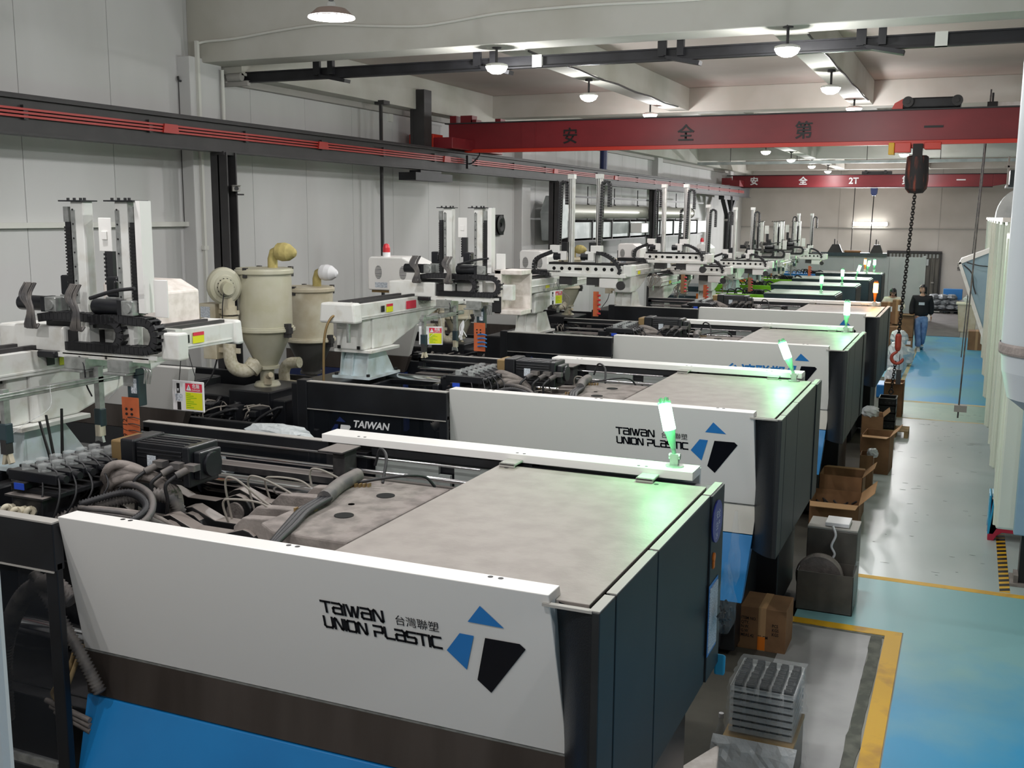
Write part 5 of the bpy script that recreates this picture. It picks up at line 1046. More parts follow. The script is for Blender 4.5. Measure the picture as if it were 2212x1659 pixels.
for i, (src, y, dx, dz, lab) in enumerate(((RC, 20.3, -.15, -.32, 'small robot seen just right of the fourth robot'), (RD, 24.2, .05, -.35, 'far robot with twin arms just right of the knee-braced column'), (RB, 26.6, .1, -.2, 'far robot with black chain loops above the first green machine'),
                                   (RB, 29.6, .12, -.2, 'far robot with black chain loops above the second green machine'), (RC, 32.4, .15, -.45, 'farthest robot, short black arms, above the last green machine'))):
    base = {RB: 7.6, RC: 11.95, RD: 16.25}[src]; yh = {RB: 9.7, RC: 13.35, RD: 18.3}[src]
    dup(src, loc=src.location+Vector((dx, y-yh, dz)), label=lab, skip=('tie_bar',) if src is not RB else ('orange_plate', 'tool_arm'))
tag(MB().box(-6.2, 20.9, 0, -4.7, 22.4, 1.5).box(-6.1, 21.0, 1.5, -5.3, 22.3, 1.56).out('press_unit', 'black', bev=.02), 'low black machine base under the robot behind the fourth machine', 'machine')
control_cabinet((-6.0, 24.8, 2.4), 'slim white cabinet with a red alarm dome in the far rows', .34, True)
hopper((-6.6, 21.3, 1.6), .8, 'cream hopper dryer in the row behind the fourth robot', 'cream', 'beige', 'inkwhite')
hopper((-6.4, 25.3, 1.55), .75, 'farthest cream hopper dryer above the green machines', 'cream', 'beige', 'inkwhite')
# ------------------------------------------------------------------ end of the hall
r = empty('partition', (-3.5, 38.2, 0)); tag(r, 'pale panel partition standing in front of the end wall', 'partition')
x = -8.3
while x < -1.55:
    MB().box(x, 38.2, 0, x+1.14, 38.25, 2.1).out('partition_panel', 'palepanel', r, off=(-3.5, 38.2, 0), bev=.004); x += 1.15
MB().box(-1.48, 38.1, 0, -1.38, 38.3, 2.15).out('partition_post', 'palepanel', r, off=(-3.5, 38.2, 0))
MB().box(-6.6, 38.1, 2.1, -2.65, 38.35, 2.22).out('dark_beam', 'teal', r, off=(-3.5, 38.2, 0))
for i, (x, w, lab) in enumerate(((-4.6, .5, 'dark trapezoid fixture on top of the partition beam'), (-3.2, .42, 'second dark fixture on the partition beam near the strip light ropes'))):
    tag(MB().prism([(x, 2.22), (x+w, 2.22), (x+w*.75, 2.5), (x+w*.3, 2.5)], 'y', 38.1, 38.3).box(x+w*.4, 38.15, 2.5, x+w*.48, 38.2, 2.68).box(x+w*.6, 38.15, 2.5, x+w*.64, 38.2, 2.62).out('fixture', 'darksteel'), lab, 'fixture')
tag(MB().box(-4.05, 38.1, 2.22, -3.5, 38.3, 2.3).out('cloth_bundle', 'carton', bev=.03), 'flat tan bundle lying between the dark fixtures on the partition', 'bundle')
d = struct(MB().box(-2.95, 43.4, 0, -1.08, 43.46, 2.1).out('door_1', 'brown'))
for i in range(12):
    x = -2.93+i*.155; MB().box(x, 43.36, .02, x+.12, 43.4, 1.88).out('door_slat', 'brown', d, bev=.006)
MB().box(-3.0, 43.34, 2.08, -1.03, 43.46, 2.16).box(-3.0, 43.34, 0, -2.95, 43.46, 2.1).box(-1.08, 43.34, 0, -1.03, 43.46, 2.1).out('door_frame', 'darksteel', d)
for i in range(14): MB().box(-2.9+i*.13, 43.35, 1.9, -2.83+i*.13, 43.38, 2.05).out('transom_bar', 'innergrey', d)
MB().box(-1.35, 43.3, .95, -1.25, 43.36, 1.0).out('door_handle', 'lip', d)
MB().box(-1.75, 43.3, 1.62, -1.48, 43.35, 1.86).out('door_notice', 'palepanel', d)
o = font_text('以废\n整洁', .16, 'darksteel', basis((-.47, 43.48, 1.62), (1, 0, 0), (0, 0, 1)), 'wall_lettering', wb)
# ------------------------------------------------------------------ right side of the aisle
r = empty('machine_guard', (.6, 10, 0)); off = (.6, 10, 0); tag(r, 'tall pale ribbed machine guard lining the right side of the aisle', 'machine guard')
y = 9.05; i = 0
while y < 29:
    zt = (3.16, 3.24, 3.3)[min(i, 2)] if i < 3 else 3.42; xx = .33+.03*(i % 2)-.03*(i > 2)
    MB().box(xx, y, .97, 1.7, y+1.1, zt).out('guard_panel', 'guard', r, off=off, bev=.02)
    MB().cyl((xx, y+.06, .99), (xx, y+.06, zt-.05), .02, 8).out('panel_seam', 'guard', r, off=off); y += 1.12; i += 1
MB().box(.28, 12.4, 3.4, 1.7, 29, 3.45).out('guard_top', 'whitedusty', r, off=off)
MB().box(.46, 8.97, .96, 1.75, 9.06, 3.1).out('end_board', 'bluegrey', r, off=off, bev=.01)
MB().box(1.0, 11.3, 0, 1.6, 28.5, .97).out('machine_bed', 'ink', r, off=off)
for i, (y, s, lab) in enumerate(((22, 1, 'larger tilted pale chute on the right guard'), (30.5, .8, 'smaller tilted pale chute farther along the right guard'))):
    q = empty('chute', (.33, y, 1.55)); tag(q, lab, 'chute'); q.scale = (s, s, s)
    MB().prism([(.1, -.55), (.1, 1.35), (-.5, 1.1), (-.53, 1.0)], 'y', 0, .5).out('chute_body', 'bluegrey', q, bev=.01)
    MB().prism([(-.55, 1.0), (-.5, 1.12), (.12, 1.38), (.12, 1.3)], 'y', -.03, .53).out('chute_lid', 'white', q)
    MB().prism([(-.56, 1.05), (-.5, 1.05), (.1, -.55), (.04, -.6)], 'y', -.03, .0).out('chute_edge', 'offwhite', q)
    mb = MB(); hose(mb, [(-.45, -.04, 1.0), (-.3, -.07, .85), (-.25, -.05, .6), (-.2, -.06, .45)], .012, n=5); hose(mb, [(-.4, -.05, 1.05), (-.2, -.08, 1.0), (0, -.05, .98)], .01, n=5); mb.out('chute_wires', 'darksteel', q)
for (x0, y0_, h, lab) in ((-.02, 17.3, 4.0, 'long thin threaded rod hanging before the right guard down to a small clamp'), (-.05, 25, 4.2, 'shorter leaning rod behind the threaded rod at right')):
    q = empty('threaded_rod', (x0, y0_, .4)); tag(q, lab, 'rod')
    zt = 5.3
    MB().cyl((0, 0, 0), (.15 if h != 4.0 else .12, 0, zt-.4), .012, 8).out('rod', 'rubber', q)
    if h == 4.0: MB().box(-.06, -.05, .1, .12, .1, .2).out('rod_clamp', 'lip', q)
q = empty('ceiling_bracket', (.5, 17.3, 4.95)); tag(q, 'white bracket arm at the upper right holding the threaded rod', 'bracket')
MB().box(-.42, -.05, 0, 1.5, .05, .16).out('bracket_arm', 'offwhite', q); MB().box(-.44, -.06, 0, -.3, -.05, .17).cyl((-.37, 0, -.02), (-.37, 0, .3), .015, 8).out('bracket_clamp', 'darksteel', q)
q = empty('extraction_unit', (.75, 20, 3.45)); tag(q, 'silver curved extraction hood with racks on top of the right guard', 'hood')
mb = MB().prism([(-.42, 0)]+[(-.42+.42*(1-math.cos(a)), .5*math.sin(a)) for a in [PI/2*k/8 for k in range(9)]]+[(.7, .5), (.7, 0)], 'y', -.5, .5); mb.out('hood_shell', 'duct', q)
MB().box(-.3, -.45, .5, .8, .5, .54).box(-.25, -.4, .54, .8, .4, .78).out('hood_top', 'teal', q)
for z in (.82, .92, 1.02): MB().cyl((.1, -.45, z+.4), (.8, -.45, z+.4), .04, 12).out('white_roll', 'offwhite', q)
MB().box(-.35, -.5, .82, .9, -.46, .85).box(-.05, -.5, 1.1, .9, -.46, 1.14).box(-.3, -.5, .5, -.27, -.46, 1.0).out('rack_rail', 'lip', q)
# near column at the right edge, near post at the left edge, stool stack
q = empty('round_duct', (.2, 2.6, 3.02)); tag(q, 'pale rounded duct end very near the camera at the right edge', 'duct')
MB().lathe([(.001, -.04), (.06, -.035), (.105, .0), (.12, .06), (.125, .12), (.125, 1.6)], (0, 0, .03), n=32).out('duct_body', 'nearduct', q)
MB().lathe([(.128, .1), (.13, .105), (.13, .12), (.128, .125)], (0, 0, .03), n=32).out('duct_seam', 'dust', q)
MB().box(.1, -.05, .1, .4, .25, 1.6).out('duct_bracket', 'bluegrey', q, bev=.03)
def stool(m_, z0, h, ar, lab, loc, w):
    mb = MB().prism([(-w, 0), (-w+.06, 0), (-w+.09, ar-.04), (-w+.14, ar), (w-.14, ar), (w-.09, ar-.04), (w-.06, 0), (w, 0), (w-.04, h), (-w+.04, h)], 'y', -.2, -.18)
    mb.prism([(-w, 0), (-w+.06, 0), (-w+.09, ar-.04), (-w+.14, ar), (w-.14, ar), (w-.09, ar-.04), (w-.06, 0), (w, 0), (w-.04, h), (-w+.04, h)], 'y', .18, .2)
    mb.prism([(-.2, 0), (-.14, 0), (-.1, ar), (.1, ar), (.14, 0), (.2, 0), (.17, h), (-.17, h)], 'x', -w, -w+.02).prism([(-.2, 0), (-.14, 0), (-.1, ar), (.1, ar), (.14, 0), (.2, 0), (.17, h), (-.17, h)], 'x', w-.02, w).box(-w+.03, -.18, h-.02, w-.03, .18, h)
    o = mb.out('plastic_stool', m_, bev=.006); tag(o, lab, 'stool'); o.location = (loc[0], loc[1], z0)
stool('stoolred', 0, .4, .1, 'red plastic stool under the blue one by the hazard strip', (.62, 12.3), .25)
stool('stoolblue', .07, .42, .1, 'blue plastic stool stacked over the red one at right', (.62, 12.3), .255)
q = empty('support_post', (.68, 10.75, 0)); tag(q, 'dark steel post on a dusty base plate beside the hazard strip', 'post')
MB().box(-.06, -.08, .02, .06, .1, .9).out('post_shaft', 'blacksteel', q); MB().box(-.13, -.14, 0, .3, .2, .03).box(-.1, -.1, .03, -.06, .1, .1).out('base_plate', 'dust', q)
q = tag(MB().box(-1.1, .77, 2.5, -.96, .8, 3.6).out('near_post', 'white', bev=.01), 'pale post at the lower left edge very near the camera', 'post')

# ------------------------------------------------------------------ things along the aisle
def open_carton(loc, sx, sy, sz, rz, lab, m_='carton', flaps=(1, 1, 0, 1), grp=None, content=None):
    r = empty('carton', loc, rz); tag(r, lab, 'carton', grp); t = .006
    MB().box(-sx/2, -sy/2, 0, sx/2, sy/2, t).box(-sx/2, -sy/2, 0, -sx/2+t, sy/2, sz).box(sx/2-t, -sy/2, 0, sx/2, sy/2, sz).box(-sx/2, -sy/2, 0, sx/2, -sy/2+t, sz).box(-sx/2, sy/2-t, 0, sx/2, sy/2, sz).out('box_walls', m_, r)
    for k, on in enumerate(flaps):
        if not on: continue
        w = (sx if k % 2 == 0 else sy)-.01; h = min(sx, sy)*.42; tilt = (.35, -.4, .5, -.25)[k]
        mb = MB().add([(-w/2, 0, 0), (w/2, 0, 0), (w/2-.02, 0, h), (-w/2+.02, 0, h), (-w/2, t, 0), (w/2, t, 0), (w/2-.02, t, h), (-w/2+.02, t, h)], [(0, 1, 2, 3), (4, 7, 6, 5), (0, 4, 5, 1), (3, 2, 6, 7), (0, 3, 7, 4), (1, 5, 6, 2)])
        f = mb.out('flap', 'cartondark', r); a = (0, PI/2, PI, -PI/2)[k]
        f.location = ((0, sx/2, 0, -sx/2)[k], (-sy/2, 0, sy/2, 0)[k], sz); f.rotation_euler = (1.2+tilt, 0, a)
    if content:
        mb = MB(); Rr = random.Random(int(sx*1000))
        for k in range(26):
            p = Vector((Rr.uniform(-.4, .4)*sx, Rr.uniform(-.4, .4)*sy, sz*.45+Rr.uniform(0, .06))); mb.cyl(p, p+Vector((Rr.uniform(-.06, .06), Rr.uniform(-.06, .06), Rr.uniform(0, .05))), .012, 6)
        mb.out('carton_contents', content, r, kind='stuff')
    return r
def closed_carton(loc, sx, sy, sz, rz, lab, m_='carton', label=True, grp=None):
    r = empty('carton', loc, rz); tag(r, lab, 'carton', grp)
    MB().box(-sx/2, -sy/2, 0, sx/2, sy/2, sz).out('box_walls', m_, r, bev=.006); MB().box(-.03, -sy/2-.001, 0, .03, sy/2+.001, sz+.001).out('tape', 'cartondark', r)
    if label: MB().box(sx*.1, -sy/2-.003, sz*.55, sx*.4, -sy/2-.0012, sz*.8).out('carton_label', 'inkwhite', r)
    return r
open_carton((-1.2, 11.95, 0), .52, .62, .34, .03, 'large open carton with raised flaps in front of the grey concrete floor edge', content='dustdark')
open_carton((-1.2, 12.5, .0), .48, .4, .5, .0, 'tall open carton directly behind the wide one with raised flaps', flaps=(0, 1, 1, 0))
open_carton((-1.05, 13.95, 0), .16, .3, .44, .02, 'narrow upright carton with crumpled bag beside the third machine', flaps=(0, 0, 0, 0))
crumple('plastic_bag', (-.98, 13.9, .46), (.07, .08, .06), 'filmw', 'crumpled white bag in the narrow carton', 'bag', 11)
open_carton((-1.0, 14.95, 0), .36, .5, .52, -.05, 'tall brown carton left of the wooden pallet', flaps=(1, 1, 0, 0))
open_carton((-1.18, 16.2, 0), .3, .4, .55, .1, 'open carton with one flap up behind the tall brown carton', flaps=(0, 1, 1, 0), content='filmw')
crumple('plastic_bag', (-1.2, 16.1, .6), (.12, .12, .09), 'filmw', 'grey plastic bag bulging from the carton before the black crates', 'bag', 12)
# black crate stack on a pallet
q = empty('pallet', (-.92, 17.55, 0)); tag(q, 'small wooden pallet under the black crates', 'pallet')
for k in range(5): MB().box(-.22, -.22+k*.095, .1, .2, -.16+k*.095, .118).out('deck_board', 'wood', q)
for k in range(3): MB().box(-.22+k*.18, -.22, 0, -.16+k*.18, .22, .1).out('pallet_block', 'wood', q)
for k in range(4):
    r = empty('crate', (-1.06, 17.55, .12+k*.125)); tag(r, ['lowest black crate of the stack on the pallet', 'second black crate from below on the pallet', 'third black crate from below on the pallet', 'top black crate of the stack, pale rimmed'][k], 'crate', 'black crates on the pallet')
    MB().box(-.13, -.18, 0, .13, .18, .012).box(-.13, -.18, 0, -.12, .18, .12).box(.12, -.18, 0, .13, .18, .12).box(-.13, -.18, 0, .13, -.17, .12).box(-.13, .17, 0, .13, .18, .12).out('crate_shell', 'ink', r)
    MB().box(-.135, -.185, .112, .135, -.165, .12).box(.118, -.185, .112, .135, .185, .12).out('crate_rim', 'lip' if k == 3 else 'darksteel', r)
    for j in range(4): MB().box(-.1+j*.06, -.183, .04, -.07+j*.06, -.18, .06).out('crate_slot', 'darksteel', r)
open_carton((-1.08, 19.4, 0), .32, .42, .6, 0, 'brown carton at the yellow line behind the black crates', flaps=(1, 0, 0, 0))
closed_carton((-1.05, 19.35, .0), .26, .3, .3, 0, 'small carton tucked before the brown carton at the yellow line', label=False)
# grey sheet bin with a roll, white tray on top
q = empty('grey_bin', (-.98, 9.35, 0)); tag(q, 'open grey sheet-metal bin beside the second machine', 'bin')
MB().box(-.24, -.17, 0, .24, .17, .01).box(-.24, -.17, 0, -.235, .17, .36).box(.235, -.17, 0, .24, .17, .36).box(-.24, -.17, 0, .24, -.165, .36).box(-.24, .165, .0, .24, .17, .36).out('bin_shell', 'greybin', q)
q = empty('waste_box', (-.98, 9.75, 0)); tag(q, 'grey box with white lid standing behind the open grey bin', 'box')
MB().box(-.22, -.17, 0, .22, .18, .64).out('box_body', 'greybin', q, bev=.008); MB().box(-.22, -.17, .64, .22, .18, .66).out('box_lid', 'lip', q, bev=.004)
mb = MB(); hose(mb, [(.0, -.16, .68), (.03, -.18, .6), (.0, -.19, .5), (.03, -.185, .42), (-.02, -.2, .34)], .012, n=6); mb.out('white_string', 'inkwhite', q)
tag(MB().box(-1.05, 9.62, .665, -.84, 9.86, .70).out('paper_tray', 'inkwhite', bev=.004), 'white paper tray lying on the grey box', 'tray')
o = tag(MB().lathe([(.04, -.06), (.2, -.06), (.21, 0), (.2, .06), (.04, .06)], (0, 0, 0), (0, 1, 0), 32).out('wire_roll', 'dust'), 'round grey roll half sunk in the open grey bin', 'roll'); o.location = (-1.05, 9.38, .26)
hb = crumple('plastic_bag', (-.72, 9.2, .3), (.03, .06, .2), 'film', 'torn clear film hanging from the corner of the grey bin', 'bag', 14)
# carton with printed text below the second machine
q = closed_carton((-1.33, 8.3, 0), .38, .36, .36, 0, 'brown printed carton with ITEM NO lettering in shadow behind the wrapped tray stack', label=False)
M4 = basis((-.165, -.182, .25), (1, 0, 0), (0, 0, 1))
font_text('ITEM NO.\nQTY.\nN.W.\nG.W.\nMEAS.42    22 CM', .036, 'ink', M4, 'lettering', q, .0006, sx=.8)
font_text('PCS\nKGS\nKGS', .036, 'ink', basis((.08, -.182, .214), (1, 0, 0), (0, 0, 1)), 'lettering', q, .0006, sx=.8)
MB().box(-.03, -.1835, .01, .03, -.1825, .12).out('orange_label', 'orangesticker', q)
# wrapped trays on a box, with loose film
q = empty('tray_box', (-.97, 6.22, 0)); tag(q, 'grey cardboard box draped in film under the wrapped tray stack', 'box')
MB().box(-.21, -.24, .0, .2, .24, .33).out('box_walls', 'greybin', q, bev=.006); MB().box(-.212, -.243, .31, .205, .243, .335).out('box_rim', 'wood', q)
mb = MB(); Rr = random.Random(2); N = 14; vs = []
for i in range(9):
    for j in range(N):
        t = j/(N-1); x = -.27+.5*t; z = .34-.34*i/8*(1-.25*math.sin(t*PI)); y = -.25-.05*i/8-Rr.uniform(0, .03)*(1 if i else 0); vs.append((x-.04*i/8, y, z))
mb.add(vs, [(i*N+j, i*N+j+1, (i+1)*N+j+1, (i+1)*N+j) for i in range(8) for j in range(N-1)]); mb.out('film_drape', 'filmw', q)
mb = MB(); vs = []
for i in range(9):
    for j in range(N):
        t = j/(N-1); y = -.26+.5*t; z = .34-.33*i/8; x = .21+.03*i/8+Rr.uniform(0, .02)*(1 if i else 0); vs.append((x, y, z))
mb.add(vs, [(i*N+j, i*N+j+1, (i+1)*N+j+1, (i+1)*N+j) for i in range(8) for j in range(N-1)]); mb.out('film_drape', 'film', q)
for k in range(7):
    r = empty('parts_tray', (-.97, 6.25, .345+k*.044)); tag(r, ['lowest', 'second', 'third', 'middle', 'third from top', 'second from top', 'topmost'][k]+' clear tray of black parts in the film-wrapped stack', 'tray', 'clear trays of black parts in the wrapped stack')
    MB().box(-.185, -.215, 0, .185, .215, .002).box(-.19, -.22, .0, .19, -.215, .03).box(-.19, .215, .0, .19, .22, .03).box(-.19, -.22, 0, -.185, .22, .03).box(.185, -.22, 0, .19, .22, .03).out('tray_body', 'clear', r)
    for j in range(5):
        mb = MB(); x = -.15+j*.075
        for i in range(17): y = -.19+i*.023; mb.box(x-.021+Rr.uniform(-.004, .004), y, .003, x+.021+Rr.uniform(-.004, .004), y+.015, .041+Rr.uniform(0, .006)); mb.cyl((x, y+.006, .02), (x+Rr.uniform(-.02, .02), y+.006, .042), .004, 5)
        mb.out('parts_row', 'void', r, kind='stuff')
mb = MB(); vs = []; Rr = random.Random(21); K = 40; H = 12
for i in range(H):
    for k in range(K):
        a = 2*PI*k/K; c, s = math.cos(a), math.sin(a); m_ = max(abs(c), abs(s)); x = c/m_*.2; y = s/m_*.235; e = 1+Rr.uniform(-.03, .05)+(.06 if i < 2 else 0); z = .33+.33*i/(H-1)
        vs.append((-.97+x*e, 6.25+y*e, z))
fs = [(i*K+k, i*K+(k+1) % K, (i+1)*K+(k+1) % K, (i+1)*K+k) for i in range(H-1) for k in range(K)]
top = len(vs); vs.append((-.97, 6.25, .668)); fs += [((H-1)*K+k, (H-1)*K+(k+1) % K, top) for k in range(K)]
mb.add(vs, fs); tag(mb.out('stretch_film', 'film'), 'shiny clear stretch film wrapped around the stack of trays', 'film')
# bottle
q = empty('drink_bottle', (-1.26, 6.3, 0)); tag(q, 'clear plastic bottle with dark drink beside the wrapped trays', 'bottle')
MB().lathe([(.001, 0), (.035, 0), (.035, .16), (.03, .2), (.014, .26), (.013, .29)], (0, 0, 0), n=20).out('bottle_body', 'clear', q); MB().lathe([(.001, .003), (.033, .003), (.033, .11), (.001, .11)], (0, 0, 0), n=20).out('drink', 'ink', q)
MB().lathe([(.016, .285), (.016, .315), (.001, .316)], (0, 0, 0), n=16).out('bottle_cap', 'inkwhite', q)
tag(MB().prism([(-1.5, 4.6), (-1.1, 4.6), (-1.12, 5.5), (-1.2, 5.98), (-1.35, 5.6)], 'z', .01, .28).out('pale_board', 'whitedusty', bev=.01), 'dusty pale board end at the bottom beside the draped box', 'board')
# bagged goods, cartons and the yellow bins farther down
for i, (c, rr, lab) in enumerate((((-1.42, 26.15, .62), (.2, .3, .2), 'upper wrapped white bundle beside the fourth machine'), ((-1.3, 26.1, .23), (.24, .3, .22), 'middle wrapped white bundle beside the fourth machine'), ((-1.36, 24.4, .37), (.22, .35, .36), 'tall wrapped pale bundle above the blue sheet'), ((-1.3, 22.3, .23), (.14, .2, .22), 'small wrapped bundle before the blue tote'))):
    crumple('wrapped_bundle', c, rr, 'filmw', lab, 'bundle', 30+i, sq=(1, 1, 1))
tag(MB().box(-1.5, 21.1, .01, -1.12, 21.7, .26).out('blue_tote', 'inkblue', bev=.02), 'bright blue tote on the floor behind the yellow line', 'tote')
closed_carton((-1.62, 29.1, 0), .42, .4, .62, 0, 'lower left carton of the pile before the woman')
closed_carton((-1.95, 30.2, .62), .4, .35, .55, 0, 'left upper carton the woman bends over')
closed_carton((-1.72, 29.9, .62), .24, .35, .64, .0, 'right upper carton just in front of the woman')
closed_carton((-1.95, 30.2, 0), .5, .5, .6, 0, 'bottom left carton under the pile before the woman', label=False)
open_carton((-1.42, 29.0, .38), .36, .4, .58, 0, 'open carton beside the walking man', flaps=(1, 0, 0, 0))
closed_carton((-1.42, 28.9, 0), .36, .4, .37, 0, 'low labelled carton by the walking man')
for k in range(11):
    row, c = ((0, k) if k < 4 else ((1, k-4) if k < 8 else (2, k-8)))
    x = -1.15+c*.3+(.1 if row % 2 else 0); z = .22+row*.18
    nm = ['far left', 'left middle', 'right middle', 'far right'][c]; lv = ['bottom', 'second', 'top'][row]
    crumple('sack', (x, 41.3+.05*row, z), (.19, .3, .1), 'sack', 'grey filled sack, %s of the %s layer on the end pallet' % (nm, lv), 'sack', 60+k, (12, 8))['group'] = 'grey sacks stacked on the end pallet'
q = empty('pallet', (-.7, 41.3, 0)); tag(q, 'dark pallet under the grey sacks at the end of the aisle', 'pallet')
for k in range(5): MB().box(-.6, -.3+k*.13, .08, .6, -.2+k*.13, .11).out('deck_board', 'darksteel', q)
for k in range(4): MB().box(-.58+k*.36, -.3, 0, -.46+k*.36, .3, .08).out('pallet_block', 'darksteel', q)
tag(MB().box(-.85, 41.7, .0, -.2, 42.0, .85).out('blue_crate', 'inkblue', bev=.02), 'bright blue crate rising behind the grey sacks', 'crate')
q = empty('yellow_bin', (0.0, 34.9, 0)); tag(q, 'tall cream plastic bin at the right of the aisle end', 'bin')
MB().prism([(-.2, 0), (.25, 0), (.3, .85), (-.28, .85)], 'y', -.3, .3).out('bin_body', 'cream', q, bev=.02); MB().box(-.32, -.33, .83, .34, .33, .88).out('bin_rim', 'cloth', q, bev=.01)
crumple('plastic_bag', (.1, 34.9, .98), (.22, .2, .14), 'filmw', 'white bag bulging from the cream bin', 'bag', 77)
closed_carton((.28, 30.2, 0), .42, .5, .5, 0, 'plain brown carton at the foot of the right guard', label=False)
# ------------------------------------------------------------------ people
def skinned(name, verts, edges, radii, m_, parent, sub=2, root=0):
    me = bpy.data.meshes.new(name); me.from_pydata(verts, edges, []); o = bpy.data.objects.new(name, me); COL.objects.link(o)
    sk = o.modifiers.new('s', 'SKIN'); sk.use_smooth_shade = True; sb = o.modifiers.new('u', 'SUBSURF'); sb.levels = sub; sb.render_levels = sub
    d = me.skin_vertices[0].data
    for i, r_ in enumerate(radii): d[i].radius = r_ if isinstance(r_, tuple) else (r_, r_); d[i].use_root = i == root
    bpy.context.view_layer.update(); dg = bpy.context.evaluated_depsgraph_get(); nm = bpy.data.meshes.new_from_object(o.evaluated_get(dg)); nm.materials.clear(); nm.materials.append(M[m_])
    bpy.data.objects.remove(o); q = bpy.data.objects.new(name, nm); COL.objects.link(q)
    for p in nm.polygons: p.use_smooth = True
    q.parent = parent; return q
def head(parent, c, yaw, r=1, long_hair=False, tilt=0):
    h = empty('head', c, yaw); h.rotation_euler = (tilt, 0, yaw); h.parent = parent
    mb = MB(); prof = []
    N, K = 24, 18; vs = []
    for i in range(K+1):
        t = PI*i/K
        for j in range(N):
            a = 2*PI*j/N; x = .076*math.sin(t)*math.cos(a); y = .093*math.sin(t)*math.sin(a); z = .115*math.cos(t)
            if z < 0: k = 1-.32*(z/-.115)**1.5; x *= k; y *= (k if y > 0 else k*.6+.4)
            if y < -.05 and abs(x) < .02 and -.04 < z < .02: y -= .02*(1-abs(x)/.02)*(1-(z+.04)/.08 if z > -.03 else .6)
            if y < -.04 and .0 < z < .035 and .012 < abs(x) < .05: y += .008
            vs.append((x, y, z))
    mb.add(vs, [(i*N+j, i*N+(j+1) % N, (i+1)*N+(j+1) % N, (i+1)*N+j) for i in range(K) for j in range(N)], 0, True)
    f = mb.out('face', 'skin', h)
    for s in (-1, 1):
        MB().lathe([(.001, -.008), (.012, 0), (.001, .006)], (s*.03, -.083, .012), (0, 1, 0), 10).out('eye', 'hair', h); MB().box(s*.03-.016, -.092, .03, s*.03+.016, -.086, .036).out('eyebrow', 'hair', h)
        MB().lathe([(.001, -.01), (.026, 0), (.001, .01)], (s*.078, .01, -.005), (1, 0, 0), 10).out('ear', 'skin', h)
    MB().box(-.02, -.094, -.056, .02, -.086, -.05).out('mouth', 'hook', h)
    vs = []
    for i in range(11):
        t = PI*.56*i/10
        for j in range(N):
            a = 2*PI*j/N; k = 1.16+.03*math.sin(j*2.7); cut = 1 if math.sin(a) > -.35 else max(0, 1-(i-5)*.28 if i > 5 else 1)
            x = .08*math.sin(t)*math.cos(a)*k; y = .096*math.sin(t)*math.sin(a)*k+.008; z = .118*math.cos(t)*1.1
            if math.sin(a) < -.35 and i > 6: z = .118*math.cos(PI*.56*.62)*1.1; 
            if math.sin(a) > -.2 and i > 7: z -= .03*(i-7)*(1 if not long_hair else 2.6)
            vs.append((x, y, z))
    MB().add(vs, [(i*N+j, i*N+(j+1) % N, (i+1)*N+(j+1) % N, (i+1)*N+j) for i in range(10) for j in range(N)], 0, True).out('hair', 'hair', h)
    return h
def hand(parent, c, down, s):
    d = Vector(down).normalized(); V = [(0, 0, 0), (0, 0, 0)]; c = Vector(c); side = Vector((s, 0, 0)); fw = Vector((0, -1, 0))
    vs = [c, c+d*.05]; ed = [(0, 1)]; rr = [.02, (.03, .016)]
    for k in range(4):
        b = c+d*.085+fw*(-.03+.02*k)*-1; L = (.06, .07, .075, .065)[k]; i = len(vs)
        vs += [b, b+d*L*.5, b+d*L-side*.015]; ed += [(1, i), (i, i+1), (i+1, i+2)]; rr += [.0095, .0085, .007]
    i = len(vs); b = c+d*.04+fw*.035; vs += [b, b+d*.035+fw*.012, b+d*.06+fw*.008-side*.008]; ed += [(1, i), (i, i+1), (i+1, i+2)]; rr += [.011, .01, .008]
    return skinned('hand', vs, ed, rr, 'skin', parent, 1)
man = empty('person', (-1.09, 29.27, 0), .12); tag(man, 'man in black jacket and blue jeans walking up the aisle, looking aside', 'person')
S = 1.0
# body under the clothes: one continuous figure
B = [(0, 0, .92), (0, 0, 1.12), (0, .0, 1.32), (0, -.01, 1.43), (0, -.02, 1.5), (-.17, 0, 1.39), (-.22, .02, 1.12), (-.23, -.03, .88), (.17, 0, 1.39), (.22, .04, 1.12), (.24, .08, .9), (-.09, 0, .86), (-.06, -.13, .5), (-.04, -.12, .1), (.09, 0, .86), (.08, -.0, .48), (.07, .2, .14)]
E_ = [(0, 1), (1, 2), (2, 3), (3, 4), (2, 5), (5, 6), (6, 7), (2, 8), (8, 9), (9, 10), (0, 11), (11, 12), (12, 13), (0, 14), (14, 15), (15, 16)]
skinned('body', B, E_, [.12, .11, .13, .06, .05, .05, .04, .028, .05, .04, .028, .085, .055, .036, .085, .055, .036], 'skin', man)
skinned('trousers', [(0, 0, .95), (0, 0, .88), (-.095, -.01, .8), (-.075, -.14, .5), (-.05, -.15, .28), (-.04, -.13, .1), (.095, 0, .8), (.085, -.02, .5), (.08, .1, .3), (.07, .19, .15)], [(0, 1), (1, 2), (2, 3), (3, 4), (4, 5), (1, 6), (6, 7), (7, 8), (8, 9)], [(.15, .12), (.155, .125), .105, .082, .078, .078, .105, .082, .076, .075], 'jeans', man)
skinned('jacket', [(0, 0, .86), (0, 0, 1.05), (0, 0, 1.25), (0, 0, 1.4), (-.18, .0, 1.38), (-.23, .03, 1.15), (-.235, -.02, .92), (.18, 0, 1.38), (.23, .05, 1.15), (.24, .08, .93)], [(0, 1), (1, 2), (2, 3), (3, 4), (4, 5), (5, 6), (3, 7), (7, 8), (8, 9)], [(.2, .15), (.2, .15), (.2, .15), (.15, .11), .095, .085, .075, .095, .085, .075], 'jacket', man)
MB().box(-.09, -.158, 1.2, .05, -.15, 1.27).out('shirt_print', 'label', man)
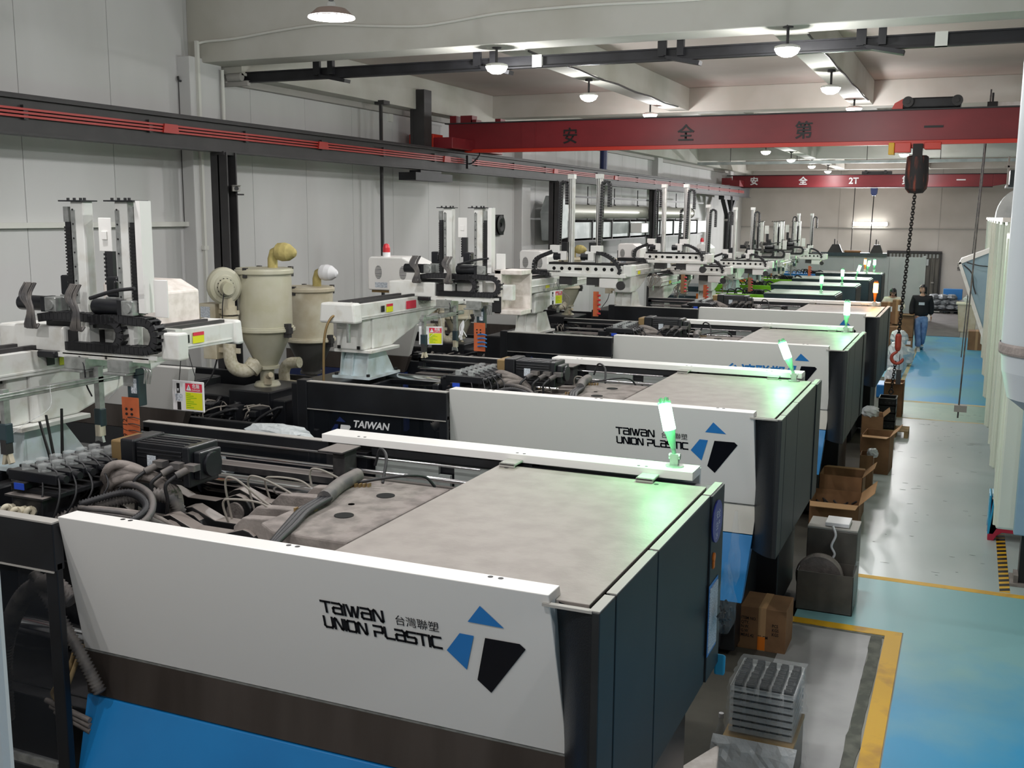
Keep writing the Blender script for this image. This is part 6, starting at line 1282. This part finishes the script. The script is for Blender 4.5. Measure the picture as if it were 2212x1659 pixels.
skinned('neck', [(0, -.01, 1.4), (0, -.02, 1.52)], [(0, 1)], [.058, .052], 'skin', man, 1)
head(man, (0, -.03, 1.6), -.75)
hand(man, (-.24, -.035, .9), (0, -.1, -1), -1); hand(man, (.25, .09, .9), (.05, .05, -1), 1)
for x, y, z, p in ((-.04, -.17, .0, 0), (.07, .2, .05, .35)):
    s = MB().prism([(-.14, 0), (.12, 0), (.12, .07), (.05, .1), (-.04, .08), (-.13, .045)], 'x', -.045, .045).out('shoe', 'shoe', man, bev=.015); s.location = (x, y, z); s.rotation_euler = (-p, 0, 0)
    q = MB().box(-.047, -.145, -.005, .047, .125, .018).out('shoe_sole', 'inkwhite', s)
wo = empty('person', (-1.93, 31.1, 0), .1); tag(wo, 'woman with long black hair in a cream jacket bending over cartons', 'person')
skinned('body', [(0, .1, .85), (0, .08, 1.0), (0, 0, 1.18), (0, -.05, 1.28), (0, -.09, 1.33), (-.15, 0, 1.2), (-.22, -.1, .98), (-.12, -.28, .9), (.15, 0, 1.2), (.24, -.08, .98), (.16, -.28, .9), (-.08, .1, .8), (-.08, .08, .45), (-.08, .1, .06), (.08, .1, .8), (.08, .08, .45), (.08, .1, .06)], [(0, 1), (1, 2), (2, 3), (3, 4), (2, 5), (5, 6), (6, 7), (2, 8), (8, 9), (9, 10), (0, 11), (11, 12), (12, 13), (0, 14), (14, 15), (15, 16)], [.12, .1, .11, .05, .045, .045, .036, .026, .045, .036, .026, .08, .05, .035, .08, .05, .035], 'skin', wo)
skinned('jacket', [(0, .1, .82), (0, .06, 1.02), (0, 0, 1.2), (-.17, 0, 1.18), (-.26, -.06, .98), (-.16, -.24, .9), (.17, 0, 1.18), (.29, -.04, .96), (.22, -.22, .86)], [(0, 1), (1, 2), (2, 3), (3, 4), (4, 5), (2, 6), (6, 7), (7, 8)], [(.19, .14), (.19, .14), (.17, .12), .09, .085, .06, .09, .085, .06], 'cloth', wo)
skinned('trousers', [(0, .1, .88), (-.09, .1, .78), (-.08, .08, .45), (-.08, .1, .08), (.09, .1, .78), (.08, .08, .45), (.08, .1, .08)], [(0, 1), (1, 2), (2, 3), (0, 4), (4, 5), (5, 6)], [.15, .1, .08, .07, .1, .08, .07], 'jacket', wo)
head(wo, (0, -.12, 1.38), -.15, long_hair=True, tilt=.5)
hand(wo, (-.12, -.3, .9), (.3, -1, -.1), -1); hand(wo, (.16, -.3, .88), (-.2, -1, -.1), 1)
for x in (-.08, .08):
    s = MB().prism([(-.12, 0), (.1, 0), (.1, .07), (-.1, .05)], 'x', x-.04, x+.04).out('shoe', 'shoe', wo, bev=.012); s.location.y = .08
